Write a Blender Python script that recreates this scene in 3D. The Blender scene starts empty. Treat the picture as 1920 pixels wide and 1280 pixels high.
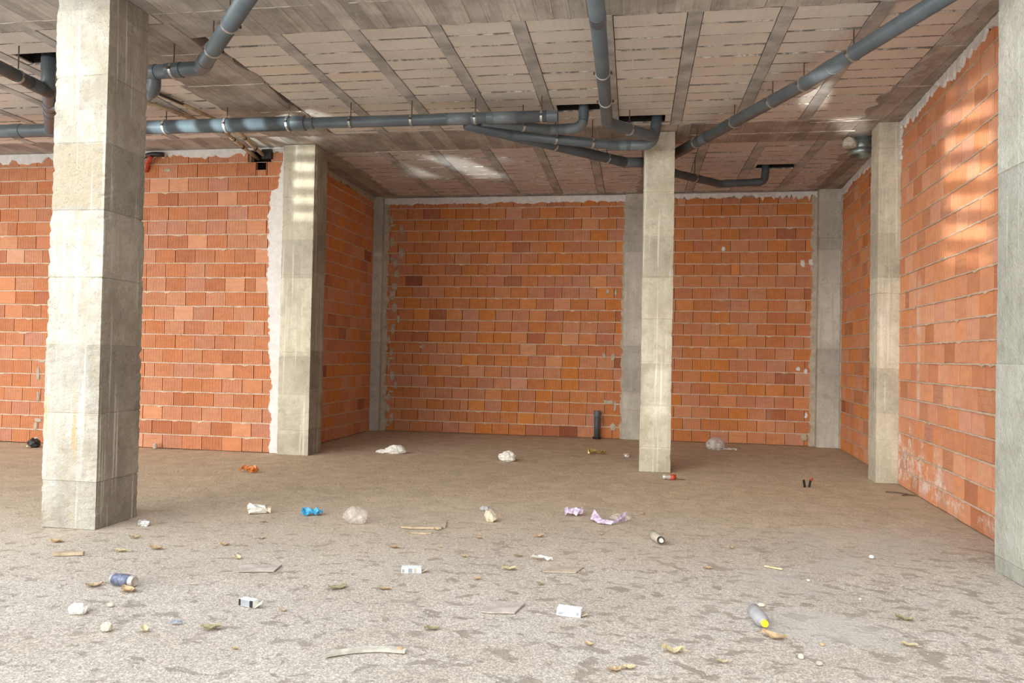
import bpy, bmesh, math, random
from mathutils import Vector, Matrix

scene = bpy.context.scene
COL = scene.collection
R = random.Random(7)

# ------------------------------------------------------------------ camera
YAW, PITCH, ROLL, CAM_H = math.radians(9.2), math.radians(1.03), math.radians(1.1), 1.4
f = Vector((-math.sin(YAW) * math.cos(PITCH), math.cos(YAW) * math.cos(PITCH), math.sin(PITCH)))
r = Vector((math.cos(YAW), math.sin(YAW), 0)); u = r.cross(f)
r2 = r * math.cos(ROLL) + u * math.sin(ROLL); u2 = u * math.cos(ROLL) - r * math.sin(ROLL)
cam_data = bpy.data.cameras.new('camera'); cam_data.sensor_width = 36; cam_data.lens = 1410 / 1920 * 36
cam = bpy.data.objects.new('camera', cam_data); COL.objects.link(cam)
cam.matrix_world = Matrix(((r2.x, u2.x, -f.x, 0), (r2.y, u2.y, -f.y, 0), (r2.z, u2.z, -f.z, CAM_H), (0, 0, 0, 1)))
cam_data.clip_start = 0.05
scene.camera = cam

# ------------------------------------------------------------------ light
world = bpy.data.worlds.new('sky'); scene.world = world; world.use_nodes = True
bg = world.node_tree.nodes['Background']
bg.inputs[0].default_value = (0.86, 0.94, 1.0, 1); bg.inputs[1].default_value = 2.2
sun_d = bpy.data.lights.new('low_soft_sun', 'SUN'); sun_d.energy = 2.7; sun_d.angle = math.radians(50)
sun_d.color = (1.0, 0.93, 0.82)
sun = bpy.data.objects.new('low_soft_sun', sun_d); COL.objects.link(sun)
sun.rotation_euler = Vector((0.48, 0.85, -0.19)).to_track_quat('-Z', 'Y').to_euler()
scene.view_settings.view_transform = 'Standard'; scene.view_settings.look = 'None'
scene.view_settings.gamma = 1.0; scene.view_settings.use_curve_mapping = False
scene.view_settings.exposure = 0.06


def glint(name, src, dst, ex, ey, power, bars, tilt=0.0, color=(1, 0.98, 0.9), warp=1.6):
    """Sunlight thrown back up into the hall by louvred glass across the street: a spot with a slatted beam.
    ex, ey: half-width and half-height of the beam as tangents; bars: light bars across its height (or width if tilted)"""
    d = bpy.data.lights.new(name, 'SPOT'); d.energy = power; d.color = color
    d.spot_size = 2 * math.atan(math.hypot(ex, ey) * 1.25); d.spot_blend = 0.1; d.shadow_soft_size = 0.03
    o = bpy.data.objects.new(name, d); COL.objects.link(o)
    o.location = src
    o.rotation_euler = (Vector(dst) - Vector(src)).to_track_quat('-Z', 'Y').to_euler()
    d.use_nodes = True; nt = d.node_tree; nt.nodes.clear()

    def N(t, **k):
        x = nt.nodes.new(t)
        for q, v in k.items(): setattr(x, q, v)
        return x

    def mth(op, p, q=None, w=None):
        x = N('ShaderNodeMath', operation=op)
        for i, v in enumerate((p, q, w)):
            if v is None: continue
            if isinstance(v, (int, float)): x.inputs[i].default_value = v
            else: nt.links.new(v, x.inputs[i])
        return x.outputs[0]

    def window(v, e, soft=0.45):
        x = N('ShaderNodeMapRange', interpolation_type='SMOOTHSTEP'); x.inputs[1].default_value = e; x.inputs[2].default_value = e * (1 - soft)
        nt.links.new(mth('ABSOLUTE', v), x.inputs[0]); return x.outputs[0]
    out = N('ShaderNodeOutputLight'); em = N('ShaderNodeEmission'); tc = N('ShaderNodeTexCoord'); sep = N('ShaderNodeSeparateXYZ')
    nt.links.new(tc.outputs['Normal'], sep.inputs[0]); X, Y = sep.outputs[0], sep.outputs[1]
    no = N('ShaderNodeTexNoise'); no.inputs['Scale'].default_value = 1.6 / max(ex, ey); nt.links.new(tc.outputs['Normal'], no.inputs['Vector'])
    along = mth('ADD', mth('MULTIPLY', Y, math.cos(tilt)), mth('MULTIPLY', X, math.sin(tilt)))
    ext = ey * abs(math.cos(tilt)) + ex * abs(math.sin(tilt))
    ph = mth('MULTIPLY_ADD', along, math.pi * bars / ext, mth('MULTIPLY', no.outputs[0], warp))
    ba = N('ShaderNodeMapRange', interpolation_type='SMOOTHSTEP'); ba.inputs[1].default_value = -0.5; ba.inputs[2].default_value = 0.5; ba.inputs[3].default_value = 0.06
    nt.links.new(mth('SINE', ph), ba.inputs[0])
    st = mth('MULTIPLY', ba.outputs[0], mth('MULTIPLY', window(X, ex), window(Y, ey)))
    nt.links.new(st, em.inputs['Strength']); nt.links.new(em.outputs[0], out.inputs[0])


glint('glint_right_wall', (-6.5, -6, 0.6), (2.87, 7.15, 3.05), 0.024, 0.056, 15000, 7.5, 0.15)
glint('glint_wall_column', (0.0, -8, 0.5), (-4.43, 9.55, 3.62), 0.010, 0.034, 15000, 5.6, warp=0.6, color=(0.95, 1, 0.92))
glint('glint_pipe', (-10.0, -6, 0.5), (-4.75, 8.0, 4.0), 0.066, 0.010, 38000, 5.5, 1.35, color=(0.85, 1, 1))
glint('glint_back_ceiling', (-0.5, -4, 0.7), (-2.65, 10.95, 4.2), 0.060, 0.0115, 20000, 2.5, 0.35, color=(0.9, 1, 0.97))
glint('glint_front_ceiling', (0.5, -7, 0.6), (1.78, 8.3, 4.2), 0.018, 0.007, 26000, 1.2, 0.7)
glint('glint_middle_column', (-2.0, -8, 0.4), (0.28, 9.4, 0.98), 0.011, 0.022, 5000, 0.25, color=(0.92, 0.97, 1), warp=2.6)
glint('glint_duct', (1.0, -7, 0.6), (2.45, 9.45, 4.2), 0.022, 0.0055, 24000, 1.5, 0.6)


# ------------------------------------------------------------------ mesh helpers
def mk(name, verts, faces, mat, parent=None, smooth=False, loc=None, rot=None):
    me = bpy.data.meshes.new(name); me.from_pydata([tuple(v) for v in verts], [], faces); me.update()
    if mat: me.materials.append(mat)
    if smooth: me.polygons.foreach_set('use_smooth', [True] * len(me.polygons))
    o = bpy.data.objects.new(name, me); COL.objects.link(o)
    if parent: o.parent = parent
    if loc is not None: o.location = loc
    if rot is not None: o.rotation_euler = rot
    return o


def inst(name, me, parent, loc, rot=(0, 0, 0)):
    o = bpy.data.objects.new(name, me); COL.objects.link(o); o.parent = parent
    o.location = loc; o.rotation_euler = rot
    return o


def empty(name, loc=(0, 0, 0), rotz=0.0):
    o = bpy.data.objects.new(name, None); COL.objects.link(o); o.location = loc; o.rotation_euler = (0, 0, rotz)
    o.empty_display_size = 0.1
    return o


def tag(o, label, cat=None, group=None, kind=None):
    o['label'] = label
    if cat: o['category'] = cat
    if group: o['group'] = group
    if kind: o['kind'] = kind
    return o


def box_vf(x0, x1, y0, y1, z0, z1):
    v = [(x, y, z) for x in (x0, x1) for y in (y0, y1) for z in (z0, z1)]
    return v, [(0, 1, 3, 2), (4, 6, 7, 5), (0, 4, 5, 1), (2, 3, 7, 6), (0, 2, 6, 4), (1, 5, 7, 3)]


def merge(lst):
    V, F = [], []
    for v, fc in lst:
        k = len(V); V += list(v); F += [tuple(i + k for i in q) for q in fc]
    return V, F


def centerline(pts, fillet, step=5):
    P = [Vector(p) for p in pts]; out = [P[0]]
    for a, b, c in zip(P, P[1:], P[2:]):
        d1 = (a - b); d2 = (c - b); l1, l2 = d1.length, d2.length
        d1.normalize(); d2.normalize()
        ang = math.pi - d1.angle(d2)
        if ang < 0.02: out.append(b); continue
        t = min(fillet * math.tan(ang / 2), l1 * 0.48, l2 * 0.48)
        p, q = b + d1 * t, b + d2 * t
        n = max(3, int(ang * step))
        for i in range(n + 1):
            s = i / n
            out.append(p * (1 - s) ** 2 + b * 2 * s * (1 - s) + q * s * s)
    out.append(P[-1]); return out


def sub_line(L, d0, d1):
    out, acc = [], 0.0
    for a, b in zip(L, L[1:]):
        l = (b - a).length
        if l < 1e-9: continue
        s0, s1 = max(d0, acc), min(d1, acc + l)
        if s1 > s0 + 1e-9:
            p, q = a.lerp(b, (s0 - acc) / l), a.lerp(b, (s1 - acc) / l)
            if not out: out.append(p)
            out.append(q)
        acc += l
    return out


def line_len(L): return sum((b - a).length for a, b in zip(L, L[1:]))


def sweep(L, rad, seg=18, caps=True, radii=None):
    V, F = [], []
    n = len(L); t0 = (L[1] - L[0]).normalized()
    ref = Vector((0, 0, 1)) if abs(t0.z) < 0.9 else Vector((1, 0, 0))
    nv = (ref - t0 * ref.dot(t0)).normalized()
    for i, p in enumerate(L):
        t = ((L[min(i + 1, n - 1)] - p).normalized() + (p - L[max(i - 1, 0)]).normalized())
        t = t.normalized() if t.length > 1e-6 else t0
        nv = (nv - t * nv.dot(t)).normalized(); b = t.cross(nv)
        rr = radii[i] if radii else rad
        for k in range(seg):
            a = 2 * math.pi * k / seg
            V.append(p + (nv * math.cos(a) + b * math.sin(a)) * rr)
    for i in range(n - 1):
        for k in range(seg):
            k2 = (k + 1) % seg
            F.append((i * seg + k, i * seg + k2, (i + 1) * seg + k2, (i + 1) * seg + k))
    if caps:
        F.append(tuple(range(seg - 1, -1, -1))); F.append(tuple((n - 1) * seg + k for k in range(seg)))
    return V, F


def lathe(prof, seg=20):
    """profile of (x along axis, radius): revolve about local X"""
    V, F = [], []
    for x, rr in prof:
        for k in range(seg):
            a = 2 * math.pi * k / seg; V.append((x, rr * math.cos(a), rr * math.sin(a)))
    for i in range(len(prof) - 1):
        for k in range(seg):
            k2 = (k + 1) % seg
            F.append((i * seg + k, (i + 1) * seg + k, (i + 1) * seg + k2, i * seg + k2))
    F.append(tuple(range(seg))); F.append(tuple((len(prof) - 1) * seg + k for k in range(seg - 1, -1, -1)))
    return V, F


# ------------------------------------------------------------------ materials
class M:
    def __init__(s, name, rough=0.85, spec=0.3):
        s.m = bpy.data.materials.new(name); s.m.use_nodes = True; s.nt = s.m.node_tree
        s.b = s.nt.nodes['Principled BSDF']; s.b.inputs['Roughness'].default_value = rough
        s.b.inputs['Specular IOR Level'].default_value = spec
        s.geo = None

    def n(s, t, **k):
        x = s.nt.nodes.new(t)
        for a, b in k.items(): setattr(x, a, b)
        return x

    def l(s, a, b): s.nt.links.new(a, b)

    def pos(s):
        if not s.geo: s.geo = s.n('ShaderNodeNewGeometry')
        return s.geo.outputs['Position']

    def obj(s): return s.n('ShaderNodeTexCoord').outputs['Object']

    def mapped(s, vec, scale=(1, 1, 1), loc=(0, 0, 0)):
        x = s.n('ShaderNodeMapping'); x.inputs['Scale'].default_value = scale; x.inputs['Location'].default_value = loc
        s.l(vec, x.inputs[0]); return x.outputs[0]

    def noise(s, vec, scale, detail=4, rough=0.6, dist=0.0):
        x = s.n('ShaderNodeTexNoise'); x.inputs['Scale'].default_value = scale
        x.inputs['Detail'].default_value = detail; x.inputs['Roughness'].default_value = rough
        x.inputs['Distortion'].default_value = dist
        s.l(vec, x.inputs['Vector']); return x.outputs[0]

    def rng(s, v, a, b, c=0.0, d=1.0):
        x = s.n('ShaderNodeMapRange'); x.interpolation_type = 'SMOOTHSTEP'
        for i, q in enumerate((a, b, c, d)): x.inputs[i + 1].default_value = q
        s.l(v, x.inputs[0]); return x.outputs[0]

    def math(s, op, a, b=None):
        x = s.n('ShaderNodeMath', operation=op)
        for i, q in enumerate((a, b)):
            if q is None: continue
            if isinstance(q, (int, float)): x.inputs[i].default_value = q
            else: s.l(q, x.inputs[i])
        return x.outputs[0]

    def mix(s, fac, a, b, mode='MIX'):
        x = s.n('ShaderNodeMix', data_type='RGBA', blend_type=mode)
        for i, q in ((0, fac), (6, a), (7, b)):
            if isinstance(q, (int, float)): x.inputs[i].default_value = q
            elif isinstance(q, tuple): x.inputs[i].default_value = q + (1,) if len(q) == 3 else q
            else: s.l(q, x.inputs[i])
        return x.outputs[2]

    def ramp(s, v, stops, interp='LINEAR'):
        x = s.n('ShaderNodeValToRGB'); cr = x.color_ramp; cr.interpolation = interp
        while len(cr.elements) < len(stops): cr.elements.new(0.5)
        for e, (p, c) in zip(cr.elements, stops): e.position = p; e.color = c + (1,)
        s.l(v, x.inputs[0]); return x.outputs[0]

    def scale_col(s, col, v):
        x = s.n('ShaderNodeVectorMath', operation='SCALE'); s.l(col, x.inputs[0])
        if isinstance(v, (int, float)): x.inputs['Scale'].default_value = v
        else: s.l(v, x.inputs['Scale'])
        return x.outputs[0]

    def color(s, c):
        if isinstance(c, tuple): s.b.inputs['Base Color'].default_value = c + (1,)
        else: s.l(c, s.b.inputs['Base Color'])
        return s

    def bump(s, h, strength=0.4, dist=0.01):
        x = s.n('ShaderNodeBump'); x.inputs['Strength'].default_value = strength; x.inputs['Distance'].default_value = dist
        s.l(h, x.inputs['Height']); s.l(x.outputs[0], s.b.inputs['Normal']); return s

    def sep(s, v):
        x = s.n('ShaderNodeSeparateXYZ'); s.l(v, x.inputs[0]); return x.outputs


def plain(name, c, rough=0.6, spec=0.4, metal=0.0, var=0.25, scale=25):
    m = M(name, rough, spec); m.b.inputs['Metallic'].default_value = metal
    nz = m.noise(m.obj(), scale, 4)
    m.color(m.mix(m.rng(nz, 0.3, 0.7), tuple(x * (1 - var) for x in c), tuple(min(1, x * (1 + var * 0.6)) for x in c)))
    return m.m


def brick_mat(name, stops, efflo=False, dust=0.35):
    m = M(name, 0.9, 0.2); P = m.pos(); O = m.obj()
    rnd = m.n('ShaderNodeObjectInfo').outputs['Random']
    base = m.ramp(rnd, stops)
    off = m.n('ShaderNodeVectorMath', operation='ADD'); sc = m.n('ShaderNodeCombineXYZ')
    m.l(m.math('MULTIPLY', rnd, 40.0), sc.inputs[0]); m.l(O, off.inputs[0]); m.l(sc.outputs[0], off.inputs[1])
    blot = m.noise(m.mapped(off.outputs[0], (6, 6, 14)), 1.0, 4, 0.65)
    base = m.mix(m.rng(blot, 0.35, 0.75, 0, 0.5), base, m.scale_col(base, 0.7))
    fine = m.noise(m.mapped(off.outputs[0], (90, 90, 25)), 1.0, 3)
    base = m.mix(m.rng(fine, 0.35, 0.7, 0, 0.3), base, m.scale_col(base, 1.25))
    # pale mortar dust smeared over some bricks
    dn = m.noise(P, 1.7, 6, 0.7)
    base = m.mix(m.rng(dn, 0.5, 0.78, 0, dust), base, (0.62, 0.42, 0.32))
    sm = m.noise(m.mapped(P, (9, 9, 9), (3, 1, 7)), 1.0, 5, 0.75)
    base = m.mix(m.rng(sm, 0.66, 0.74, 0, 0.6), base, (0.66, 0.55, 0.46))
    if efflo:
        x, y, z = m.sep(P)
        n1 = m.noise(P, 3.0, 7, 0.7)
        lim = m.math('ADD', m.rng(y, 6.9, 9.2, 0.18, 0.62), m.math('MULTIPLY', m.math('SUBTRACT', n1, 0.5), 1.5))
        band = m.rng(m.math('SUBTRACT', lim, z), -0.04, 0.14)
        low = m.rng(z, 0.02, 0.12)
        n2 = m.noise(P, 7.0, 6, 0.75)
        msk = m.math('MULTIPLY', m.math('MULTIPLY', band, low), m.rng(n2, 0.44, 0.6))
        base = m.mix(m.math('MULTIPLY', msk, 0.85), base, (0.72, 0.62, 0.54))
        st = m.math('MULTIPLY', m.rng(m.math('ABSOLUTE', m.math('SUBTRACT', m.math('ADD', y, m.math('MULTIPLY', n1, 0.12)), 8.62)), 0.09, 0.02), m.rng(z, 0.7, 1.0))
        st = m.math('MULTIPLY', st, m.rng(z, 2.6, 2.0))
        base = m.mix(m.math('MULTIPLY', st, m.rng(n2, 0.35, 0.6, 0.1, 0.7)), base, (0.66, 0.5, 0.42))
    m.color(base)
    m.bump(m.noise(O, 160, 3), 0.25, 0.004)
    return m.m


BR_ORANGE = [(0.0, (0.66, 0.295, 0.155)), (0.25, (0.62, 0.25, 0.115)), (0.5, (0.67, 0.335, 0.20)), (0.72, (0.58, 0.24, 0.12)),
             (0.86, (0.63, 0.31, 0.21)), (0.95, (0.56, 0.225, 0.11)), (1.0, (0.53, 0.21, 0.115))]
BR_BACK = [(0.0, (0.62, 0.25, 0.11)), (0.22, (0.57, 0.22, 0.085)), (0.45, (0.64, 0.24, 0.065)), (0.6, (0.61, 0.285, 0.155)),
           (0.78, (0.56, 0.215, 0.10)), (0.92, (0.60, 0.285, 0.175)), (0.97, (0.50, 0.185, 0.09)), (1.0, (0.34, 0.115, 0.062))]
mat_brick = brick_mat('fired_clay', BR_ORANGE)
mat_brick_back = brick_mat('fired_clay_deep', BR_BACK, dust=0.28)
mat_brick_right = brick_mat('fired_clay_salted', BR_ORANGE, efflo=True, dust=0.3)


def mortar_mat(name, c, var=0.25):
    m = M(name, 0.95, 0.1); P = m.pos(); nz = m.noise(P, 12, 6, 0.7)
    m.color(m.mix(m.rng(nz, 0.3, 0.7), tuple(x * (1 - var) for x in c), c))
    m.bump(m.noise(P, 90, 4), 0.5, 0.006); return m.m


mat_mortar = mortar_mat('mortar', (0.70, 0.53, 0.40))
mat_plaster = mortar_mat('white_plaster', (0.82, 0.79, 0.76), 0.15)
mat_grey_mortar = mortar_mat('grey_mortar', (0.56, 0.475, 0.37), 0.3)


def concrete_mat(name, light, dark, z0=0.0, drip=0.0, warm=(0.55, 0.49, 0.38), lift=0.525, pores=0.6, bumps=0.5, rust=False, tan=None):
    m = M(name, 0.92, 0.2); P = m.pos(); x, y, z = m.sep(P)
    n1 = m.noise(P, 2.6, 6, 0.72); mid = m.noise(P, 16, 3, 0.7)
    st = m.noise(m.mapped(P, (14, 14, 0.9)), 1.0, 5, 0.65)
    # each formwork lift cured to its own tone
    idx = m.math('FLOOR', m.math('DIVIDE', m.math('SUBTRACT', z, z0), lift))
    wn = m.n('ShaderNodeTexWhiteNoise', noise_dimensions='1D'); m.l(idx, wn.inputs['W'])
    sc = m.math('ADD', m.math('MULTIPLY', wn.outputs[0], 0.30), 0.78)
    base = m.scale_col(m.mix(m.rng(n1, 0.3, 0.7), dark, light), sc)
    base = m.mix(m.rng(st, 0.45, 0.7, 0, 0.75), base, warm)
    if tan:                                                 # one lift came out brown and blotchy
        w = m.math('ADD', z, m.math('MULTIPLY', m.math('SUBTRACT', m.noise(m.mapped(P, (9, 9, 1)), 1.0, 3), 0.5), 0.18))
        tm = m.math('MULTIPLY', m.rng(w, tan[0], tan[0] + 0.04), m.rng(z, tan[1] + 0.005, tan[1] - 0.005))
        base = m.mix(m.math('MULTIPLY', tm, m.rng(mid, 0.3, 0.6, 0.55, 0.85)), base, (0.52, 0.44, 0.32))
    sp = m.noise(m.mapped(P, (1, 1, 1), (3, 8, 2)), 9, 5, 0.8)
    base = m.mix(m.rng(sp, 0.52, 0.68, 0, 0.5), base, m.scale_col(base, 0.66))
    if drip:
        d1 = m.noise(m.mapped(P, (34, 34, 0.7), (5, 2, 0)), 1.0, 3, 0.5)
        zz = m.noise(m.mapped(P, (9, 9, 0.5), (1, 9, 0)), 1.0, 2)
        dm = m.math('MULTIPLY', m.rng(d1, 0.56, 0.64), m.rng(zz, 0.45, 0.6))
        base = m.mix(m.math('MULTIPLY', dm, drip), base, (0.85, 0.83, 0.76))
    if rust:
        rm = m.math('MULTIPLY', m.rng(m.noise(m.mapped(P, (11, 11, 1.0), (0.3, 0, 0.2)), 1.0, 4), 0.56, 0.68),
                    m.math('MULTIPLY', m.rng(z, 0.35, 0.5), m.rng(z, 1.25, 0.9)))
        base = m.mix(m.math('MULTIPLY', rm, 0.7), base, (0.72, 0.44, 0.17))
    vo = m.n('ShaderNodeTexVoronoi'); vo.inputs['Scale'].default_value = 38; m.l(P, vo.inputs['Vector'])
    pm = m.math('MULTIPLY', m.rng(vo.outputs['Distance'], 0.16, 0.08), m.rng(m.noise(P, 3.5, 3), 0.5, 0.62))
    base = m.mix(m.math('MULTIPLY', pm, pores), base, m.scale_col(base, 0.5))
    fine = m.noise(P, 70, 4, 0.7)
    base = m.mix(m.rng(fine, 0.35, 0.68, 0, 0.35), base, m.scale_col(base, 0.72))
    m.color(base)
    h = m.math('SUBTRACT', m.math('ADD', m.math('ADD', fine, m.math('MULTIPLY', mid, 2.0)), m.math('MULTIPLY', n1, 1.5)), m.math('MULTIPLY', pm, 2.0))
    m.bump(h, bumps, 0.012); return m.m


mat_col_left = concrete_mat('column_concrete_pale', (0.74, 0.72, 0.65), (0.48, 0.43, 0.345), z0=0.36, drip=0.55, rust=True, tan=(2.46, 2.975), pores=0.9, bumps=0.7)
mat_col = concrete_mat('column_concrete', (0.76, 0.70, 0.56), (0.52, 0.465, 0.355), z0=0.28, drip=0.6)
mat_col_shade = concrete_mat('column_concrete_shaded_side', (0.47, 0.42, 0.35), (0.30, 0.26, 0.205), z0=0.36, drip=0.5, warm=(0.33, 0.285, 0.225))  # darker copy that carries the shade of the right-hand column sides
mat_col_grey = concrete_mat('pillar_concrete_grey', (0.70, 0.66, 0.58), (0.48, 0.445, 0.38), z0=0.0, drip=0.12, warm=(0.5, 0.47, 0.41), lift=0.8)
mat_col_right = concrete_mat('column_concrete_cool', (0.62, 0.62, 0.56), (0.46, 0.455, 0.39), z0=0.1, drip=0.25, warm=(0.5, 0.48, 0.40), lift=1.3)


def board_mat(name, light, dark, axis=0, width=0.13, along=1):
    """concrete that carries the print of the planks it was cast on"""
    m = M(name, 0.93, 0.15); P = m.pos(); xyz = m.sep(P)
    q = m.math('DIVIDE', xyz[axis], width); idx = m.math('FLOOR', q); fr = m.math('FRACT', q)
    wn = m.n('ShaderNodeTexWhiteNoise', noise_dimensions='1D'); m.l(idx, wn.inputs['W'])
    s = [3.0, 3.0, 3.0]; s[axis] = 55
    gr = m.noise(m.mapped(P, tuple(s)), 1.0, 5, 0.7)
    n1 = m.noise(P, 2.4, 6, 0.7)
    base = m.mix(m.rng(n1, 0.32, 0.68), dark, light)
    base = m.scale_col(base, m.math('ADD', m.math('MULTIPLY', wn.outputs[0], 0.35), 0.8))
    base = m.mix(m.rng(gr, 0.45, 0.7, 0, 0.55), base, m.scale_col(base, 0.6))
    n3 = m.noise(m.mapped(P, (1, 1, 1), (7, 3, 0)), 5.0, 6, 0.75)
    base = m.mix(m.rng(n3, 0.58, 0.7, 0, 0.6), base, (0.62, 0.57, 0.50))
    m.color(base)
    edge = m.rng(m.math('ABSOLUTE', m.math('SUBTRACT', fr, 0.5)), 0.44, 0.5)
    m.bump(m.math('ADD', m.math('ADD', gr, m.math('MULTIPLY', wn.outputs[0], 0.6)), edge), 0.6, 0.008); return m.m


mat_board_x = board_mat('board_marked_concrete', (0.62, 0.59, 0.55), (0.42, 0.39, 0.36), axis=0, width=0.14)
mat_board_band = board_mat('board_marked_band', (0.54, 0.49, 0.44), (0.34, 0.30, 0.265), axis=0, width=0.2)
mat_board_back = board_mat('board_marked_dark', (0.52, 0.46, 0.41), (0.33, 0.285, 0.255), axis=0, width=0.16)
mat_joist = plain('joist_concrete', (0.48, 0.47, 0.455), 0.9, 0.15, var=0.3, scale=4)


def block_mat(name, a, b, c):
    m = M(name, 0.97, 0.08); P = m.pos(); rnd = m.n('ShaderNodeObjectInfo').outputs['Random']
    base = m.ramp(rnd, [(0.0, a), (0.4, b), (0.8, a), (1.0, c)])
    n1 = m.noise(P, 1.6, 6, 0.7); base = m.mix(m.rng(n1, 0.4, 0.75, 0, 0.45), base, m.scale_col(base, 0.72))
    g = m.noise(P, 140, 3, 0.8); base = m.mix(m.rng(g, 0.35, 0.7, 0, 0.3), base, m.scale_col(base, 0.7))
    m.color(base); m.bump(g, 0.5, 0.006); return m.m


mat_block = block_mat('ceiling_block_concrete', (0.80, 0.755, 0.70), (0.76, 0.71, 0.65), (0.79, 0.72, 0.62))
mat_block_back = block_mat('ceiling_block_dusty', (0.72, 0.645, 0.61), (0.69, 0.61, 0.57), (0.74, 0.68, 0.64))
mat_dark = plain('void_dark', (0.05, 0.035, 0.03), 0.95, 0.05)  # near black: paints the shade inside the wall hole
mat_slab = plain('slab_shade_dark', (0.05, 0.045, 0.04), 0.95, 0.05)  # blackened to stand in for the shade inside the ceiling holes


def pvc_mat():
    m = M('grey_pvc', 0.38, 0.45); P = m.pos(); g = m.n('ShaderNodeNewGeometry')
    nz = m.sep(g.outputs['Normal'])[2]
    base = m.mix(m.rng(m.noise(P, 3, 4), 0.35, 0.65), (0.092, 0.112, 0.128), (0.118, 0.142, 0.158))
    d = m.math('MULTIPLY', m.rng(nz, 0.55, 0.95), m.rng(m.noise(P, 7, 5), 0.25, 0.55))
    base = m.mix(m.math('MULTIPLY', d, 0.75), base, (0.42, 0.34, 0.25))     # dust lying on top
    m.color(base); return m.m


mat_pvc = pvc_mat()
mat_pvc_light = plain('grey_pvc_fitting', (0.165, 0.195, 0.21), 0.35, 0.45, var=0.15, scale=6)
mat_pvc_dark = plain('dark_grey_pvc', (0.085, 0.10, 0.115), 0.45, 0.4, var=0.2, scale=5)
mat_steel = plain('zinc_steel', (0.55, 0.55, 0.52), 0.4, 0.5, metal=0.8)
mat_rust = plain('rusty_rod', (0.12, 0.08, 0.06), 0.8, 0.2)


def galv():
    m = M('galvanised_sheet', 0.38, 0.5); m.b.inputs['Metallic'].default_value = 0.75
    v = m.n('ShaderNodeTexVoronoi'); v.inputs['Scale'].default_value = 45; m.l(m.pos(), v.inputs['Vector'])
    m.color(m.mix(m.sep(v.outputs['Color'])[0], (0.30, 0.38, 0.38), (0.46, 0.53, 0.52))); return m.m


mat_galv = galv()


def floor_mat():
    m = M('rough_screed', 0.95, 0.12); P = m.pos(); x, y, z = m.sep(P)
    # trowel-torn crust: light grains over a darker matrix
    g = m.noise(P, 110, 3, 0.65); g2 = m.noise(P, 38, 4, 0.7)
    n1 = m.noise(P, 1.3, 5, 0.65); n2 = m.noise(P, 4.2, 4, 0.7, 0.6)
    base = m.mix(m.rng(n1, 0.3, 0.7), (0.53, 0.46, 0.395), (0.61, 0.55, 0.495))
    grain = m.rng(m.math('ADD', m.math('MULTIPLY', g, 0.65), m.math('MULTIPLY', g2, 0.35)), 0.43, 0.6)
    base = m.mix(grain, m.scale_col(base, 0.72), m.scale_col(base, 1.3))
    # smooth dark smudges where the crust has gone
    sp = m.noise(m.mapped(P, (1, 1.25, 1), (4, 2, 0)), 8.0, 5, 0.6, 0.3)
    thr = m.rng(x, -2.5, 1.5, 0.0, 0.035)
    msk = m.math('MULTIPLY', m.rng(m.math('ADD', sp, thr), 0.56, 0.625), m.rng(n1, 0.25, 0.5, 0.5, 1.0))
    smud = m.mix(m.rng(n2, 0.3, 0.7), (0.27, 0.225, 0.185), (0.36, 0.31, 0.26))
    base = m.mix(m.math('MULTIPLY', msk, 0.8), base, smud)
    # smooth grey trowelled patches on the right
    pt = m.math('MULTIPLY', m.rng(m.noise(m.mapped(P, (1, 1, 1), (11, 5, 0)), 0.9, 3), 0.5, 0.62), m.rng(x, -0.5, 1.2))
    base = m.mix(m.math('MULTIPLY', pt, 0.6), base, (0.56, 0.53, 0.49))
    # brown dust settled deep in the hall
    dl = m.math('ADD', m.math('ADD', y, m.math('MULTIPLY', m.math('SUBTRACT', n1, 0.5), 3.0)), m.math('MULTIPLY', x, -0.16))
    dust = m.rng(dl, 4.0, 8.0)
    dcol = m.mix(m.rng(n2, 0.3, 0.72), (0.46, 0.355, 0.235), (0.62, 0.49, 0.345))
    dcol = m.mix(m.rng(g2, 0.4, 0.68, 0, 0.5), dcol, m.scale_col(dcol, 1.35))
    base = m.mix(m.math('MULTIPLY', dust, 0.86), base, dcol)
    m.color(base)
    h = m.math('SUBTRACT', m.math('ADD', m.math('MULTIPLY', g, 0.8), g2), m.math('MULTIPLY', msk, 0.5))
    m.bump(h, 0.55, 0.012); return m.m


mat_floor = floor_mat()

# ------------------------------------------------------------------ floor
H = 4.2
nx, ny = 60, 60
V, F = [], []
for j in range(ny + 1):
    for i in range(nx + 1):
        V.append((-14 + 22 * i / nx, -8 + 21.6 * j / ny, -0.004 + 0.004 * math.sin(i * 1.7 + j * 0.9) * math.sin(j * 1.3)))
for j in range(ny):
    for i in range(nx):
        a = j * (nx + 1) + i; F.append((a, a + 1, a + nx + 2, a + nx + 1))
fl = mk('floor', V, F, mat_floor, smooth=True)
tag(fl, 'rough grey concrete floor with dark smudges and brown dust', kind='structure')

# ------------------------------------------------------------------ brick walls
_brick_cache = {}


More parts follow.
